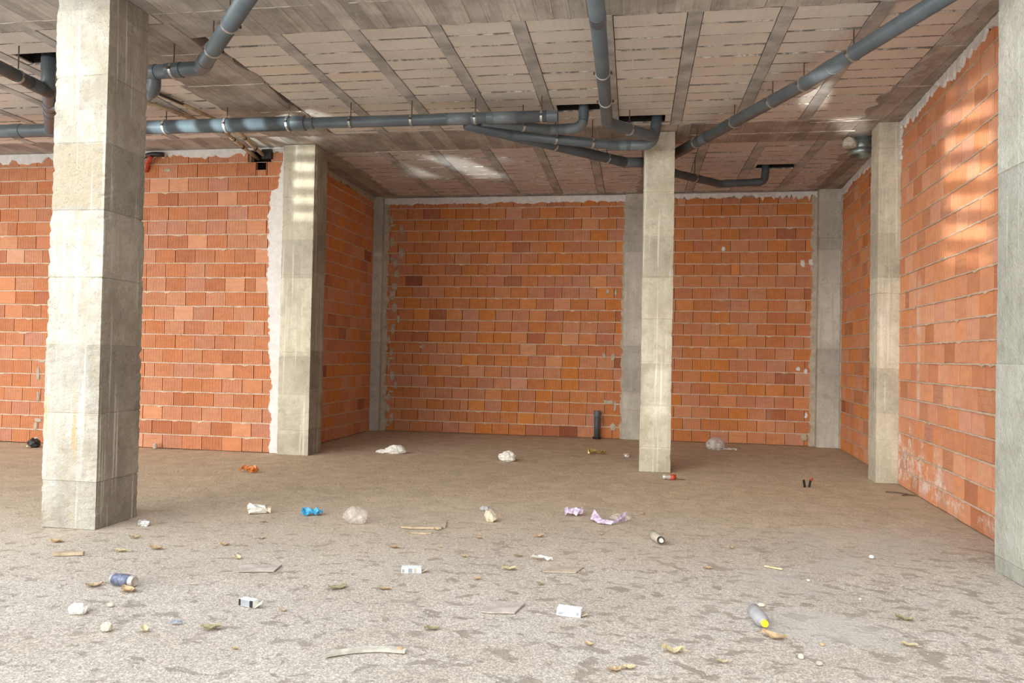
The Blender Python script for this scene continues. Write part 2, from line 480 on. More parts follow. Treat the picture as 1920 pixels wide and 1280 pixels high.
def brick_mesh(L, h, style, mat):
    key = (round(L, 2), round(h, 2), style, mat.name)
    if key in _brick_cache: return _brick_cache[key]
    L = key[0] - 0.011; D = 0.07
    if style == 0:                       # vertical extruded ribs
        n = max(2, round(L / 0.0215)); pr = [(-L / 2, 0.003), (-L / 2 + 0.003, 0)]
        for i in range(1, n):
            c = -L / 2 + L * i / n
            pr += [(c - 0.0055, 0), (c, 0.0075), (c + 0.0055, 0)]
        pr += [(L / 2 - 0.003, 0), (L / 2, 0.003)]
        V, F = [], []
        for z in (0, h): V += [(x, y, z) for x, y in pr] + [(L / 2, D, z), (-L / 2, D, z)]
        n = len(pr) + 2
        for i in range(n):
            j = (i + 1) % n; F.append((i, j, n + j, n + i))
        F.append(tuple(range(n - 1, -1, -1))); F.append(tuple(range(n, 2 * n)))
    else:                                # smooth or horizontally scored side
        gz = [0.0, 0.003] + ([h * 0.3 - 0.006, h * 0.3, h * 0.3 + 0.006, h * 0.66 - 0.006, h * 0.66, h * 0.66 + 0.006] if style == 1 else []) + [h - 0.003, h]
        gy = [0.003, 0] + ([0, 0.003, 0, 0, 0.003, 0] if style == 1 else []) + [0, 0.003]
        V, F = [], []
        for x in (-L / 2, L / 2): V += [(x, y, z) for y, z in zip(gy, gz)] + [(x, D, h), (x, D, 0)]
        n = len(gz) + 2
        for i in range(n):
            j = (i + 1) % n; F.append((i, n + i, n + j, j))
        F.append(tuple(range(n))); F.append(tuple(range(2 * n - 1, n - 1, -1)))
    me = bpy.data.meshes.new('brick'); me.from_pydata(V, [], F); me.update(); me.materials.append(mat)
    _brick_cache[key] = me; return me


def strip_patch(name, mat, parent, ts, a, b, along='x', h=0.01, d=0.012):
    """daub of plaster between two ragged edges, standing proud of the wall face (local y < 0)"""
    V, F = [], []
    for i, t in enumerate(ts):
        A, B = a[i], b[i]; dd = min(d, abs(B - A) * 0.3) * (1 if B > A else -1)
        hh = h * R.uniform(0.7, 1.2)
        for w, y in ((A, 0.004), (A + dd, -hh), ((A + B) / 2, -hh * R.uniform(0.8, 1.2)), (B - dd, -hh), (B, 0.004)):
            V.append((t, y, w) if along == 'x' else (w, y, t))
    for i in range(len(ts) - 1):
        for k in range(4):
            q = (i * 5 + k, i * 5 + 5 + k, i * 5 + 6 + k, i * 5 + 1 + k)
            F.append(q if along == 'x' else q[::-1])
    n = len(ts) - 1
    F.append((0, 1, 2, 3, 4)); F.append(tuple(n * 5 + k for k in (4, 3, 2, 1, 0)))
    return mk(name, V, F, mat, parent)


def jag(n, base, amp, seed, rough=0.6):
    rr = random.Random(seed); out = []; v = 0.0
    for i in range(n):
        v = v * rough + rr.uniform(-1, 1) * amp * (1 - rough) * 1.6
        out.append(base + v + rr.uniform(-1, 1) * amp * 0.45)
    return out


def daub(parent, cx, cz, w, h, mat, seed):
    rr = random.Random(seed); n = 14
    V = [(cx, -0.012, cz)]
    for k in range(n):
        a = 2 * math.pi * k / n; q = rr.uniform(0.75, 1.15)
        ca, sa = math.cos(a), math.sin(a)
        sq = 1 / max(abs(ca), abs(sa)) ** 0.55
        V.append((cx + ca * w / 2 * q * sq * 0.7, -0.011, cz + sa * h / 2 * q * sq * 0.7))
    for k in range(n):
        x, y, z = V[1 + k]; V.append((cx + (x - cx) * 1.25, 0.003, cz + (z - cz) * 1.25))
    F = [(0, 1 + (k + 1) % n, 1 + k) for k in range(n)] + [(1 + k, 1 + (k + 1) % n, 1 + n + (k + 1) % n, 1 + n + k) for k in range(n)]
    return mk('mortar_daub', V, F, mat, parent)


def wall(name, label, p0, p1, mat, courses=21, phase=0.0, hole=None, seed=1, top_low=None, bricklen=0.30, joint_mat=None):
    """brick wall from p0 to p1 (left to right as seen from the hall); local x along it, local y into it"""
    rr = random.Random(seed); jm = joint_mat or mat_mortar
    d = Vector((p1[0] - p0[0], p1[1] - p0[1], 0)); L = d.length
    e = empty(name, (p0[0], p0[1], 0), math.atan2(d.y, d.x)); tag(e, label, kind='structure')
    # backing of the joints, left open round the hole
    if hole:
        hx0, hx1, hz0, hz1 = hole
        bv = merge([box_vf(0, hx0, 0.05, 0.14, 0, H), box_vf(hx1, L, 0.05, 0.14, 0, H), box_vf(hx0, hx1, 0.05, 0.14, 0, hz0),
                    box_vf(hx0, hx1, 0.05, 0.14, hz1, H)])
        mk('joint_backing', *bv, jm, e)
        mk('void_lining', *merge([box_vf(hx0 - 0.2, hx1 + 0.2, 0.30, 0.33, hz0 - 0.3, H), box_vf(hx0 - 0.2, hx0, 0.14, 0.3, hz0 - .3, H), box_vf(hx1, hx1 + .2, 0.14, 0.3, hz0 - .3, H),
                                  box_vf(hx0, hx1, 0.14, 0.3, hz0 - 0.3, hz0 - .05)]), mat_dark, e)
    else:
        mk('joint_backing', *box_vf(0, L, 0.05, 0.14, 0, H), jm, e)
    for k in range(courses):
        z = k * 0.2 + 0.006; h = 0.188
        if k == courses - 1 and top_low: h = top_low
        x = -((k * 0.5 + phase + rr.uniform(-0.06, 0.06)) % 1.0) * bricklen
        while x < L - 0.005:
            bl = bricklen
            q = rr.random()
            if q < 0.02: bl = bricklen * 0.5
            x0, x1 = max(x, 0.0), min(x + bl, L)
            if L - x1 < 0.03: x1 = L
            x += bl
            if x1 == L: x = L
            if x1 - x0 < 0.025: continue
            if hole and x1 > hole[0] + 0.03 and x0 < hole[1] - 0.03 and z + h > hole[2] + 0.03 and z < hole[3]:
                if z < hole[2]:                          # the brick below is only broken open at its top
                    n0, n1 = hole[0] + 0.10, hole[1] - 0.07
                    if x1 > n0 + 0.02 and x0 < n1 - 0.02:
                        for a, b, hh in ((x0, min(x1, n0), h), (max(x0, n0), min(x1, n1), hole[2] - z), (max(x0, n1), x1, h)):
                            if b - a > 0.02: inst('brick', brick_mesh(b - a, hh, 0, mat), e, ((a + b) / 2, 0, z))
                    else: inst('brick', brick_mesh(x1 - x0, h, 0, mat), e, ((x0 + x1) / 2, 0, z))
                    continue
                for a, b in ((x0, min(x1, hole[0])), (max(x0, hole[1]), x1)):
                    if b - a > 0.04:
                        inst('brick', brick_mesh(b - a, h, 0, mat), e, ((a + b) / 2, rr.uniform(-.003, .002), z))
                continue
            style = 0 if rr.random() < 0.86 else rr.choice((1, 2))
            inst('brick', brick_mesh(x1 - x0, h, style, mat), e, ((x0 + x1) / 2, rr.uniform(-0.004, 0.003), z + rr.uniform(-0.002, 0.002)),
                 (0, rr.uniform(-0.004, 0.004), rr.uniform(-0.006, 0.006)))
        # the bed joint on top of the course, squeezed out unevenly
        if k < courses - 1:
            n = max(3, int(L / 0.06)); zc = (k + 1) * 0.2
            V, F = [], []; prev = 0
            for i in range(n + 1):
                xx = L * i / n
                up = 0.006 + rr.uniform(0, 0.004); lo = 0.007 + rr.uniform(0, 0.006) + (rr.uniform(0, 0.02) if rr.random() < 0.07 else 0)
                yy = -0.004 - rr.uniform(0, 0.006)
                if hole and hole[0] < xx < hole[1] and hole[2] < zc < hole[3]: yy = 0.02; up = lo = 0.001
                V += [(xx, 0.018, zc + up), (xx, yy, zc + up - 0.004), (xx, yy - 0.002, zc - lo), (xx, 0.018, zc - lo - 0.004)]
            for i in range(n):
                for q in range(3): F.append((i * 4 + q, i * 4 + 1 + q, i * 4 + 5 + q, i * 4 + 4 + q))
            mk('bed_joint', V, F, jm, e)
    return e, L


wl, LL = wall('wall_left', 'orange ribbed brick wall on the left behind the big column', (-9.45, 9.65), (-4.62, 9.65), mat_brick, courses=21, phase=0.2,
              hole=(4.15, 4.47, 3.89, 4.18), seed=3, top_low=0.12)
# white plaster along the top and down beside the column
n = 90; ts = [LL * i / n for i in range(n + 1)]
bot = jag(n + 1, 4.10, 0.045, 11)
for i, t in enumerate(ts):
    if 4.1 < t < 4.5: bot[i] = 4.165
    if t < 1.0: bot[i] -= 0.03
strip_patch('plaster_band', mat_plaster, wl, ts, bot, [4.2] * (n + 1), 'x', 0.014)
n = 110; ts = [4.2 * i / n for i in range(n + 1)]
lft = [4.60 + 0.05 * math.sin(t * 1.7) - 0.10 * (t < 3.6) + (0.05 if t < 0.5 else 0) + q for t, q in zip(ts, jag(n + 1, 0, 0.03, 12))]
strip_patch('plaster_strip', mat_plaster, wl, ts, lft, [LL - 0.1] * (n + 1), 'z', 0.016)
for i, (dx, dz, w, h) in enumerate([(1.03, 1.18, .16, .05), (0.98, 1.0, .07, .22), (0.99, 0.66, .06, .2), (1.0, 0.33, .16, .07), (0.96, 0.24, .08, .17), (0.98, 0.06, .09, .1),
                                    (1.14, 0.85, .06, .3), (1.13, 0.5, .05, .2), (2.94, 3.91, .13, .06), (3.2, 1.6, .05, .04)]):
    daub(wl, dx - 0.02, dz, w, h, mat_grey_mortar, 40 + i)

wa, LA = wall('wall_alcove', 'shaded brick side wall of the deep bay on the left', (-4.70, 9.80), (-4.66, 13.0), mat_brick_back, courses=21, phase=0.4, seed=5, top_low=0.1)
n = 60; ts = [LA * i / n for i in range(n + 1)]
strip_patch('plaster_band', mat_grey_mortar, wa, ts, jag(n + 1, 4.12, 0.03, 13), [4.2] * (n + 1), 'x', 0.02)

YB = 13.04
wb, LB = wall('wall_back', 'orange brick back wall between corner pillar and middle pillar', (-4.50, YB), (-0.15, YB), mat_brick_back, courses=21, phase=0.1, seed=6, top_low=0.1)
n = 110; ts = [LB * i / n for i in range(n + 1)]
strip_patch('plaster_band', mat_plaster, wb, ts, jag(n + 1, 4.075, 0.022, 14), [4.2] * (n + 1), 'x', 0.014)
n = 90; ts = [4.15 * i / n for i in range(n + 1)]
strip_patch('mortar_strip', mat_grey_mortar, wb, ts, [0.0] * (n + 1), jag(n + 1, 0.10, 0.035, 15), 'z', 0.012)
strip_patch('mortar_strip', mat_grey_mortar, wb, ts, jag(n + 1, LB - 0.06, 0.025, 16), [LB] * (n + 1), 'z', 0.012)
dz = 3.9; i = 0
while dz > 0.1:
    daub(wb, R.choice((0.13, 0.2, 0.24, 0.31)) + R.uniform(-0.03, 0.03), dz - R.uniform(0.07, 0.11), R.uniform(0.07, 0.15), R.uniform(0.17, 0.24), mat_grey_mortar, 60 + i)
    if i % 3 == 0: daub(wb, 0.12 + R.uniform(0, 0.1), dz - 0.2, 0.12, 0.05, mat_grey_mortar, 80 + i)
    dz -= 0.2; i += 1
for i, (x, z, w, h) in enumerate([(4.05, 2.52, .08, .1), (4.18, 2.5, .06, .12), (4.0, 1.42, .08, .1), (4.15, 1.4, .1, .15), (4.08, 0.62, .2, .1), (4.2, 0.55, .06, .2), (4.17, 0.2, .12, .16), (0.75, 1.52, .09, .08)]):
    daub(wb, x, z, w, h, mat_grey_mortar, 100 + i)

wr, LR = wall('wall_back_right', 'orange brick back wall to the right of the free-standing column', (0.18, YB - 0.02), (3.0, YB - 0.06), mat_brick_back, courses=21, phase=0.35, seed=8, top_low=0.1)
n = 80; ts = [LR * i / n for i in range(n + 1)]
strip_patch('plaster_band', mat_plaster, wr, ts, [q - (0.05 if (t > 1.9 and R.random() < .4) else 0) for t, q in zip(ts, jag(n + 1, 4.11, 0.025, 17, 0.3))], [4.2] * (n + 1), 'x', 0.014)
n = 90; ts = [4.15 * i / n for i in range(n + 1)]
strip_patch('mortar_strip', mat_grey_mortar, wr, ts, jag(n + 1, LR - 0.14, 0.025, 18), [LR] * (n + 1), 'z', 0.012)
for i, (x, z, w, h) in enumerate([(2.55, 3.0, .09, .14), (2.68, 3.02, .09, .12), (2.5, 1.26, .08, .08), (2.62, 1.22, .08, .12), (2.63, 0.5, .06, .12), (2.6, 0.14, .12, .14), (1.28, 3.25, .08, .1)]):
    daub(wr, x, z, w, h, mat_plaster if i != 5 else mat_grey_mortar, 120 + i)

wrf, LRF = wall('wall_right_far', 'brick side wall between the far right corner and the wall pillar', (3.30, 12.9), (3.075, 9.55), mat_brick_back, courses=21, phase=0.3, seed=9, top_low=0.1)
n = 60; ts = [LRF * i / n for i in range(n + 1)]
strip_patch('plaster_band', mat_plaster, wrf, ts, jag(n + 1, 4.10, 0.04, 19), [4.2] * (n + 1), 'x', 0.02)
n = 80; ts = [4.1 * i / n for i in range(n + 1)]
strip_patch('mortar_strip', mat_grey_mortar, wrf, ts, [0.0] * (n + 1), jag(n + 1, 0.13, 0.03, 22), 'z', 0.012)

wrn, LRN = wall('wall_right', 'orange brick wall on the right with white salt stains at its foot', (3.04, 9.36), (2.765, 5.55), mat_brick_right, courses=21, phase=0.15, seed=10, top_low=0.13)
n = 90; ts = [LRN * i / n for i in range(n + 1)]
strip_patch('plaster_band', mat_plaster, wrn, ts, jag(n + 1, 4.11, 0.045, 20, 0.3), [4.2] * (n + 1), 'x', 0.022)
n = 30; ts = [3.75 + 0.45 * i / n for i in range(n + 1)]
strip_patch('plaster_strip', mat_plaster, wrn, ts, [0.0] * (n + 1), jag(n + 1, 0.10, 0.03, 21), 'z', 0.02)
for i, (x, z, w, h) in enumerate([(3.0, 3.02, .25, .05), (1.6, 2.4, .2, .04)]): daub(wrn, x, z, w, h, mat_grey_mortar, 140 + i)


def brick_pattern_mat():
    m = M('plain_brickwork', 0.9, 0.2)
    b = m.n('ShaderNodeTexBrick'); b.inputs['Scale'].default_value = 1.0
    b.inputs['Color1'].default_value = (0.58, 0.18, 0.07, 1); b.inputs['Color2'].default_value = (0.5, 0.14, 0.05, 1)
    b.inputs['Mortar'].default_value = (0.62, 0.44, 0.33, 1); b.inputs['Mortar Size'].default_value = 0.01
    b.inputs['Brick Width'].default_value = 0.3; b.inputs['Row Height'].default_value = 0.2
    x, y, z = m.sep(m.pos()); c = m.n('ShaderNodeCombineXYZ'); m.l(m.math('ADD', x, y), c.inputs[0]); m.l(z, c.inputs[1])
    m.l(c.outputs[0], b.inputs['Vector']); m.color(b.outputs['Color']); return m.m


mat_pattern = brick_pattern_mat()
# the hall runs on past the picture's left edge
o = mk('wall_left_end', *box_vf(-12.2, -9.45, 9.65, 9.8, 0, H), mat_pattern)
tag(o, 'end of the left brick wall beyond the picture edge', kind='structure')
o = mk('wall_light_blocker', *box_vf(3.1, 3.4, -6.0, 5.4, 0, 9.0), mat_board_band)  # added out of view to cut the light from the right
tag(o, 'added wall out of view beyond the right edge that blocks light', kind='structure')

# ------------------------------------------------------------------ ceiling
ce = empty('ceiling', (0, 0, 0)); tag(ce, 'beam-and-block concrete ceiling with grey joists and board-marked beams', kind='structure')
mk('slab', *box_vf(-12.4, 4.0, 4.75, 13.5, 4.42, 4.6), mat_slab, ce)


def soffit(name, x0, x1, y0, y1, mat, z=4.2, jag_edges=(), step=0.12, seed=0):
    """cast soffit with a slightly uneven underside; its edges named in jag_edges run ragged"""
    rr = random.Random(seed)
    nx, ny = max(2, int((x1 - x0) / step)), max(2, int((y1 - y0) / step)); V, F = [], []
    for j in range(ny + 1):
        for i in range(nx + 1):
            x, y = x0 + (x1 - x0) * i / nx, y0 + (y1 - y0) * j / ny
            if i == nx and 'r' in jag_edges: x += rr.uniform(-0.05, 0.07)
            if i == 0 and 'l' in jag_edges: x += rr.uniform(-0.08, 0.05)
            if j == ny and 'f' in jag_edges: y += rr.uniform(-0.015, 0.03)
            if j == 0 and 'n' in jag_edges: y += rr.uniform(-0.03, 0.015)
            V.append((x, y, z + rr.uniform(-0.002, 0.002)))
    nb = len(V)
    for j in range(ny):
        for i in range(nx):
            a = j * (nx + 1) + i; F.append((a, a + nx + 1, a + nx + 2, a + 1))
    ring = [i for i in range(nx + 1)] + [(j + 1) * (nx + 1) - 1 for j in range(1, ny + 1)] + [ny * (nx + 1) + i for i in range(nx - 1, -1, -1)] + [j * (nx + 1) for j in range(ny - 1, 0, -1)]
    for q in ring: V.append((V[q][0], V[q][1], 4.43))
    for k in range(len(ring)):
        k2 = (k + 1) % len(ring); F.append((ring[k], ring[k2], nb + k2, nb + k))
    return mk(name, V, F, mat, ce)


soffit('beam', -12.4, 4.0, 4.75, 5.68, mat_board_x, 4.195, seed=1)
soffit('beam', -4.05, 4.0, 5.685, 6.17, mat_board_x, 4.2, 'f', seed=2)
soffit('beam', -12.4, -4.06, 5.685, 5.86, mat_board_x, 4.2, 'f', seed=3)
soffit('beam', -12.4, 4.0, 9.17, 10.0, mat_board_back, 4.198, 'n', seed=4)
soffit('beam', -4.7, 4.0, 12.92, 13.4, mat_board_back, 4.2, 'n', seed=5)
for k, (y0, y1) in enumerate(((5.87, 6.5), (6.51, 7.31), (7.32, 8.2), (8.21, 9.165))):
    soffit('solid_band', -4.78, -3.99 + (0.12 if k in (1, 2, 3) else 0), y0, y1, mat_board_band, 4.194 + 0.003 * (k % 2), 'rl' if k else '', seed=6 + k)
for k, (y0, y1) in enumerate(((6.19, 7.1), (7.11, 8.1), (8.11, 9.165))):
    soffit('solid_band', 2.68 - 0.05 * k, 3.5, y0, y1, mat_board_band, 4.195 + 0.003 * (k % 2), 'l', seed=10 + k)
soffit('solid_band', 2.78, 4.0, 10.005, 12.915, mat_board_back, 4.196, 'l', seed=14)
soffit('solid_band', -4.7, -4.22, 10.005, 12.915, mat_board_back, 4.196, 'r', seed=15)
soffit('solid_band', 0.05, 0.55, 11.7, 12.915, mat_board_back, 4.193, 'lr', seed=16)

# ragged concrete fins left between the formwork boards
def fin(p, q, seed):
    rr = random.Random(seed); p, q = Vector(p), Vector(q); L = (q - p).length; n = max(4, int(L / 0.05)); d = (q - p) / n
    s = Vector((-d.y, d.x, 0)).normalized(); V, F = [], []
    for i in range(n + 1):
        c = p + d * i + s * rr.uniform(-0.004, 0.004); w = rr.uniform(0.004, 0.009); hh = rr.uniform(0.002, 0.011)
        V += [c - s * w, c - Vector((0, 0, hh)), c + s * w]
    for i in range(n): F += [(i * 3, i * 3 + 1, i * 3 + 4, i * 3 + 3), (i * 3 + 1, i * 3 + 2, i * 3 + 5, i * 3 + 4)]
    mk('concrete_fin', V, F, mat_fin, ce)


mat_fin = mortar_mat('fin_concrete', (0.60, 0.55, 0.47))
for i, (p, q) in enumerate([((-9, 5.682), (-4.54, 5.682)), ((-4.05, 5.682), (-2.6, 5.682)), ((-2.3, 5.682), (0.6, 5.682)), ((-4.5, 6.505), (-4.0, 6.505)), ((-4.74, 7.315), (-3.87, 7.315)), ((-4.5, 8.205), (-3.87, 8.205)),
                            ((-4.3, 5.9), (-4.3, 6.5)), ((-2.1, 5.69), (-2.1, 6.15)), ((-2.9, 5.69), (-2.9, 6.15)), ((-1.4, 5.69), (-1.4, 6.15)), ((-0.7, 5.69), (-0.7, 6.15)), ((1.0, 5.69), (1.0, 6.1)),
                            ((2.65, 7.105), (2.95, 7.105)), ((2.6, 8.105), (3.0, 8.105)), ((2.0, 9.22), (2.75, 9.18)), ((0.6, 9.6), (2.6, 9.6)), ((-3.6, 10.0), (-2.4, 10.0))]):
    fin(p + (4.197,), q + (4.197,), 200 + i)

_blk = {}


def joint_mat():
    """ragged mortar at the edge of a ceiling block, above it the block painted near black as shade of its hollow"""
    m = M('joint_mortar_hollow_shade', 0.95, 0.1); P = m.pos(); z = m.sep(m.obj())[2]
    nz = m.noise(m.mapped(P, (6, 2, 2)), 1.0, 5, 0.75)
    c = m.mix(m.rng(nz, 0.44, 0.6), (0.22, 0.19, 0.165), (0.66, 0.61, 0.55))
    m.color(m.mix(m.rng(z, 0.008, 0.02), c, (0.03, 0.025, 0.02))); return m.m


mat_joint = joint_mat()


def block_mesh(w, d, mat, var):
    key = (round(w, 2), round(d, 2), mat.name, var)
    if key in _blk: return _blk[key]
    rr = random.Random(hash((key[0], key[1], var)) & 0xffff); w, d = key[0] - 0.004, key[1] - 0.006
    nx = max(3, int(w / 0.03)); V, F = [], []
    rows = (-d / 2, -d / 2 + 0.012, d / 2 - 0.006, d / 2)
    lip = 0.0
    for j, y in enumerate(rows):
        for i in range(nx + 1):
            if j == 0:
                lip = lip * 0.45 + rr.choice((0, 0, 0.002, 0.006))
                V.append((-w / 2 + w * i / nx, y + rr.uniform(-0.004, 0.002), -min(lip, 0.009)))
            elif j == 3: V.append((-w / 2 + w * i / nx, y, 0.006 + rr.uniform(0, 0.006)))
            else: V.append((-w / 2 + w * i / nx, y, rr.uniform(-0.0012, 0.0012)))
    m = nx + 1
    for j in range(3):
        for i in range(nx): F.append((j * m + i, (j + 1) * m + i, (j + 1) * m + i + 1, j * m + i + 1))
    b = len(V); V += [(-w / 2, -d / 2, .18), (w / 2, -d / 2, .18), (w / 2, d / 2, .18), (-w / 2, d / 2, .18)]
    F += [tuple([b, b + 1] + [i for i in range(nx, -1, -1)][0:0] + [nx] + list(range(nx - 1, -1, -1))), tuple([b + 3] + [3 * m + i for i in range(nx + 1)] + [b + 2]),
          (b, 0, m, 2 * m, 3 * m, b + 3), (b + 1, b + 2, 4 * m - 1, 3 * m - 1, 2 * m - 1, m - 1), (b, b + 3, b + 2, b + 1)]
    me = bpy.data.meshes.new('ceiling_block'); me.from_pydata(V, [], F); me.update()
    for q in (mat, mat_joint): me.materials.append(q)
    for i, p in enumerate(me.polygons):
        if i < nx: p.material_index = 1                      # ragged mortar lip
        elif i >= 3 * nx: p.material_index = 1 if i < 3 * nx + 4 else 0   # ends painted dark like shaded hollows
    _blk[key] = me
    return me


def bay(rights, y0, y1, pitch, mat, jw=0.12, xmin=None, xmax=None, holes=(), seed=0, joist_y=None):
    rr = random.Random(seed); rights = sorted(rights)
    jy0, jy1 = joist_y or (y0, y1)
    for q in rights:
        v, fc = box_vf(q - jw, q, jy0 + rr.uniform(-0.03, 0.02), jy1, 4.199, 4.43)
        v = [(x + (0.006 if z > 4.3 else 0), y, z) for x, y, z in v]
        mk('joist', v, fc, mat_joist, ce)
    gaps = [(a, b - jw) for a, b in zip(rights, rights[1:])]
    if xmin is not None: gaps.insert(0, (xmin, rights[0] - jw))
    if xmax is not None: gaps.append((rights[-1], xmax))
    for a, b in gaps:
        if b - a < 0.05: continue
        y = y0
        while y < y1 - 0.02:
            yy = min(y + pitch, y1); segs = [(a + 0.006, b - 0.006)]
            for hx0, hx1, hy in holes:
                if y < hy < yy and hx0 < b and hx1 > a: segs = [(a + 0.006, hx0), (hx1, b - 0.006)]
            for s0, s1 in segs:
                if s1 - s0 < 0.04: continue
                inst('ceiling_block', block_mesh(s1 - s0, yy - y, mat, rr.randrange(4)), ce, ((s0 + s1) / 2, (y + yy) / 2, 4.206 + rr.uniform(-0.004, 0.004)),
                     (rr.uniform(-0.008, 0.008), rr.uniform(-0.004, 0.004), 0))
            y = yy


bay([-3.137 + 0.73 * k for k in range(0, 9)], 6.175, 9.168, 0.24, mat_block, xmin=-3.86, xmax=2.62, holes=((-0.9, -0.36, 8.45), (-0.2, 0.32, 8.9)), seed=21)
bay([-5.30 - 0.73 * k for k in range(0, 6)], 5.865, 9.168, 0.24, mat_block, xmin=-9.6, xmax=-4.68, holes=((-5.96, -5.5, 6.5),), seed=22)
bay([-3.45 + 0.73 * k for k in range(0, 9)], 10.005, 12.92, 0.24, mat_block_back, xmin=-4.25, xmax=2.8, holes=((1.72, 2.25, 11.33),), seed=23)

# ------------------------------------------------------------------ columns
def column(name, label, x0, x1, y0, y1, mat, z0=0.36, lift=0.525, seed=0, rough=0.010, zt=H, flare=0.0, side_mat=None):
    rr = random.Random(seed); nseg = 7
    zs = []; z = 0.0
    while z < zt: zs.append(z); z += 0.025
    zs.append(zt); seams = []
    s = z0
    while s < zt - 0.05:
        if s > 0.05: seams.append(s)
        s += lift
    for s in seams: zs += [s - 0.007, s, s + 0.007]
    zs = sorted(set(round(q, 4) for q in zs))
    cx, cy = (x0 + x1) / 2, (y0 + y1) / 2; w, d = (x1 - x0) / 2, (y1 - y0) / 2
    per = [(-1 + 2 * i / nseg, -1) for i in range(nseg)] + [(1, -1 + 2 * i / nseg) for i in range(nseg)] + [(1 - 2 * i / nseg, 1) for i in range(nseg)] + [(-1, 1 - 2 * i / nseg) for i in range(nseg)]
    n = len(per); V, F = [], []
    lifts = [rr.uniform(-0.002, 0.002) for _ in range(20)]; chip = [0.0] * 4
    for z in zs:
        off = lifts[sum(1 for s in seams if z > s)] + flare * max(0, min(1, (2.42 - z) / 0.05))
        groove = 0.005 if any(abs(z - s) < 1e-3 for s in seams) else 0
        for k in range(4): chip[k] = chip[k] * 0.3 + (rr.uniform(0, rough * 0.6) if rr.random() < 0.8 else rr.uniform(0, rough * 1.5)) * 0.6
        for i, (a, b) in enumerate(per):
            ww, dd = w + off - groove, d + off - groove
            x, y = a * ww, b * dd
            if i % nseg == 0:
                c = chip[i // nseg]; x -= math.copysign(c, a); y -= math.copysign(c, b)
            else:
                e = rr.uniform(-0.0015, 0.0015)
                if abs(b) == 1: y += e
                else: x += e
            V.append((x, y, z))
    for j in range(len(zs) - 1):
        for i in range(n):
            i2 = (i + 1) % n; F.append((j * n + i, j * n + i2, (j + 1) * n + i2, (j + 1) * n + i))
    F.append(tuple(range(n - 1, -1, -1))); F.append(tuple((len(zs) - 1) * n + i for i in range(n)))
    o = mk(name, V, F, mat, loc=(cx, cy, 0))
    if side_mat:                                            # this side's shade and stains put into a darker concrete
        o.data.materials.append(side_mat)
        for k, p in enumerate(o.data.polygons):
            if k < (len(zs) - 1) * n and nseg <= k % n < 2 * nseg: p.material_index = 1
    return tag(o, label, 'column', 'concrete columns')


column('concrete_column', 'big pale concrete column in the left foreground with chipped edges', -4.515, -4.055, 5.21, 5.69, mat_col_left, seed=1, rough=0.013, flare=0.008, zt=4.19, side_mat=mat_col_shade)
column('concrete_column', 'free-standing slender concrete column right of the middle', 0.09, 0.465, 9.41, 9.80, mat_col, z0=0.30, seed=2, rough=0.008, zt=4.19)
column('concrete_column', 'concrete column where the left brick wall ends, with light bars near its top', -4.735, -4.285, 9.54, 9.97, mat_col, z0=0.33, lift=1.05, seed=3, rough=0.009, zt=4.19, side_mat=mat_col_shade)
column('concrete_column', 'narrow concrete pillar in the far left corner', -4.70, -4.49, 12.93, 13.2, mat_col_grey, z0=0.6, lift=1.1, seed=4, rough=0.006, zt=4.2)
column('concrete_column', 'grey concrete pillar set in the back wall behind the free-standing column', -0.175, 0.22, 13.0, 13.25, mat_col_grey, z0=0.5, lift=1.0, seed=5, rough=0.005, zt=4.2)
column('concrete_column', 'pale grey concrete pillar in the far right corner', 2.945, 3.335, 12.84, 13.2, mat_col_grey, z0=0.4, lift=0.75, seed=6, rough=0.006, zt=4.2)
column('concrete_column', 'concrete wall pillar halfway along the right wall beside the metal duct', 2.79, 3.19, 9.31, 9.60, mat_col, z0=0.5, lift=1.7, seed=7, rough=0.006, zt=4.2)
column('concrete_column', 'smooth grey concrete column cut by the right edge of the picture', 2.452, 2.90, 5.2, 5.617, mat_col_right, z0=0.1, lift=1.3, seed=8, rough=0.004, zt=4.19)

# ------------------------------------------------------------------ drain pipes
def pipe(name, label, pts, rad, fillet=0.12, mat=mat_pvc, collars=(), hangers=(), fittings=(), group='grey drain pipes under the ceiling', cap=True):
    """collars / fittings: (from, to) along the run, in metres; hangers: distances at which a clamp and rod hold it"""
    base = Vector(pts[0]); e = empty(name, base); tag(e, label, 'pipe', group)
    L = centerline([Vector(p) - base for p in pts], fillet)
    mk('pipe_run', *sweep(L, rad), mat, e, True)
    for a, b in collars: mk('collar', *sweep(sub_line(L, a, b), rad * 1.07, 20), mat, e, False)
    for a, b in fittings: mk('fitting', *sweep(sub_line(L, a, b), rad * 1.05, 20), mat_pvc_light, e, True)
    for dd in hangers:
        s = sub_line(L, dd - 0.012, dd + 0.012); c = mk('clamp', *sweep([s[0], s[-1]], rad * 1.1, 20), mat_steel, e)
        p = (s[0] + s[-1]) / 2; top = H - base.z
        t = (s[-1] - s[0]).normalized(); sd = Vector((-t.y, t.x, 0)) * (rad + 0.012)
        for sg in (-1, 1):
            lug = p + sd * sg; mk('lug', *box_vf(lug.x - .012, lug.x + .012, lug.y - .006, lug.y + .006, lug.z - .012, lug.z + .012), mat_rust, c)
        mk('rod', *sweep([Vector((p.x, p.y, p.z + rad)), Vector((p.x, p.y, top))], 0.006, 6), mat_rust, c)
    return e


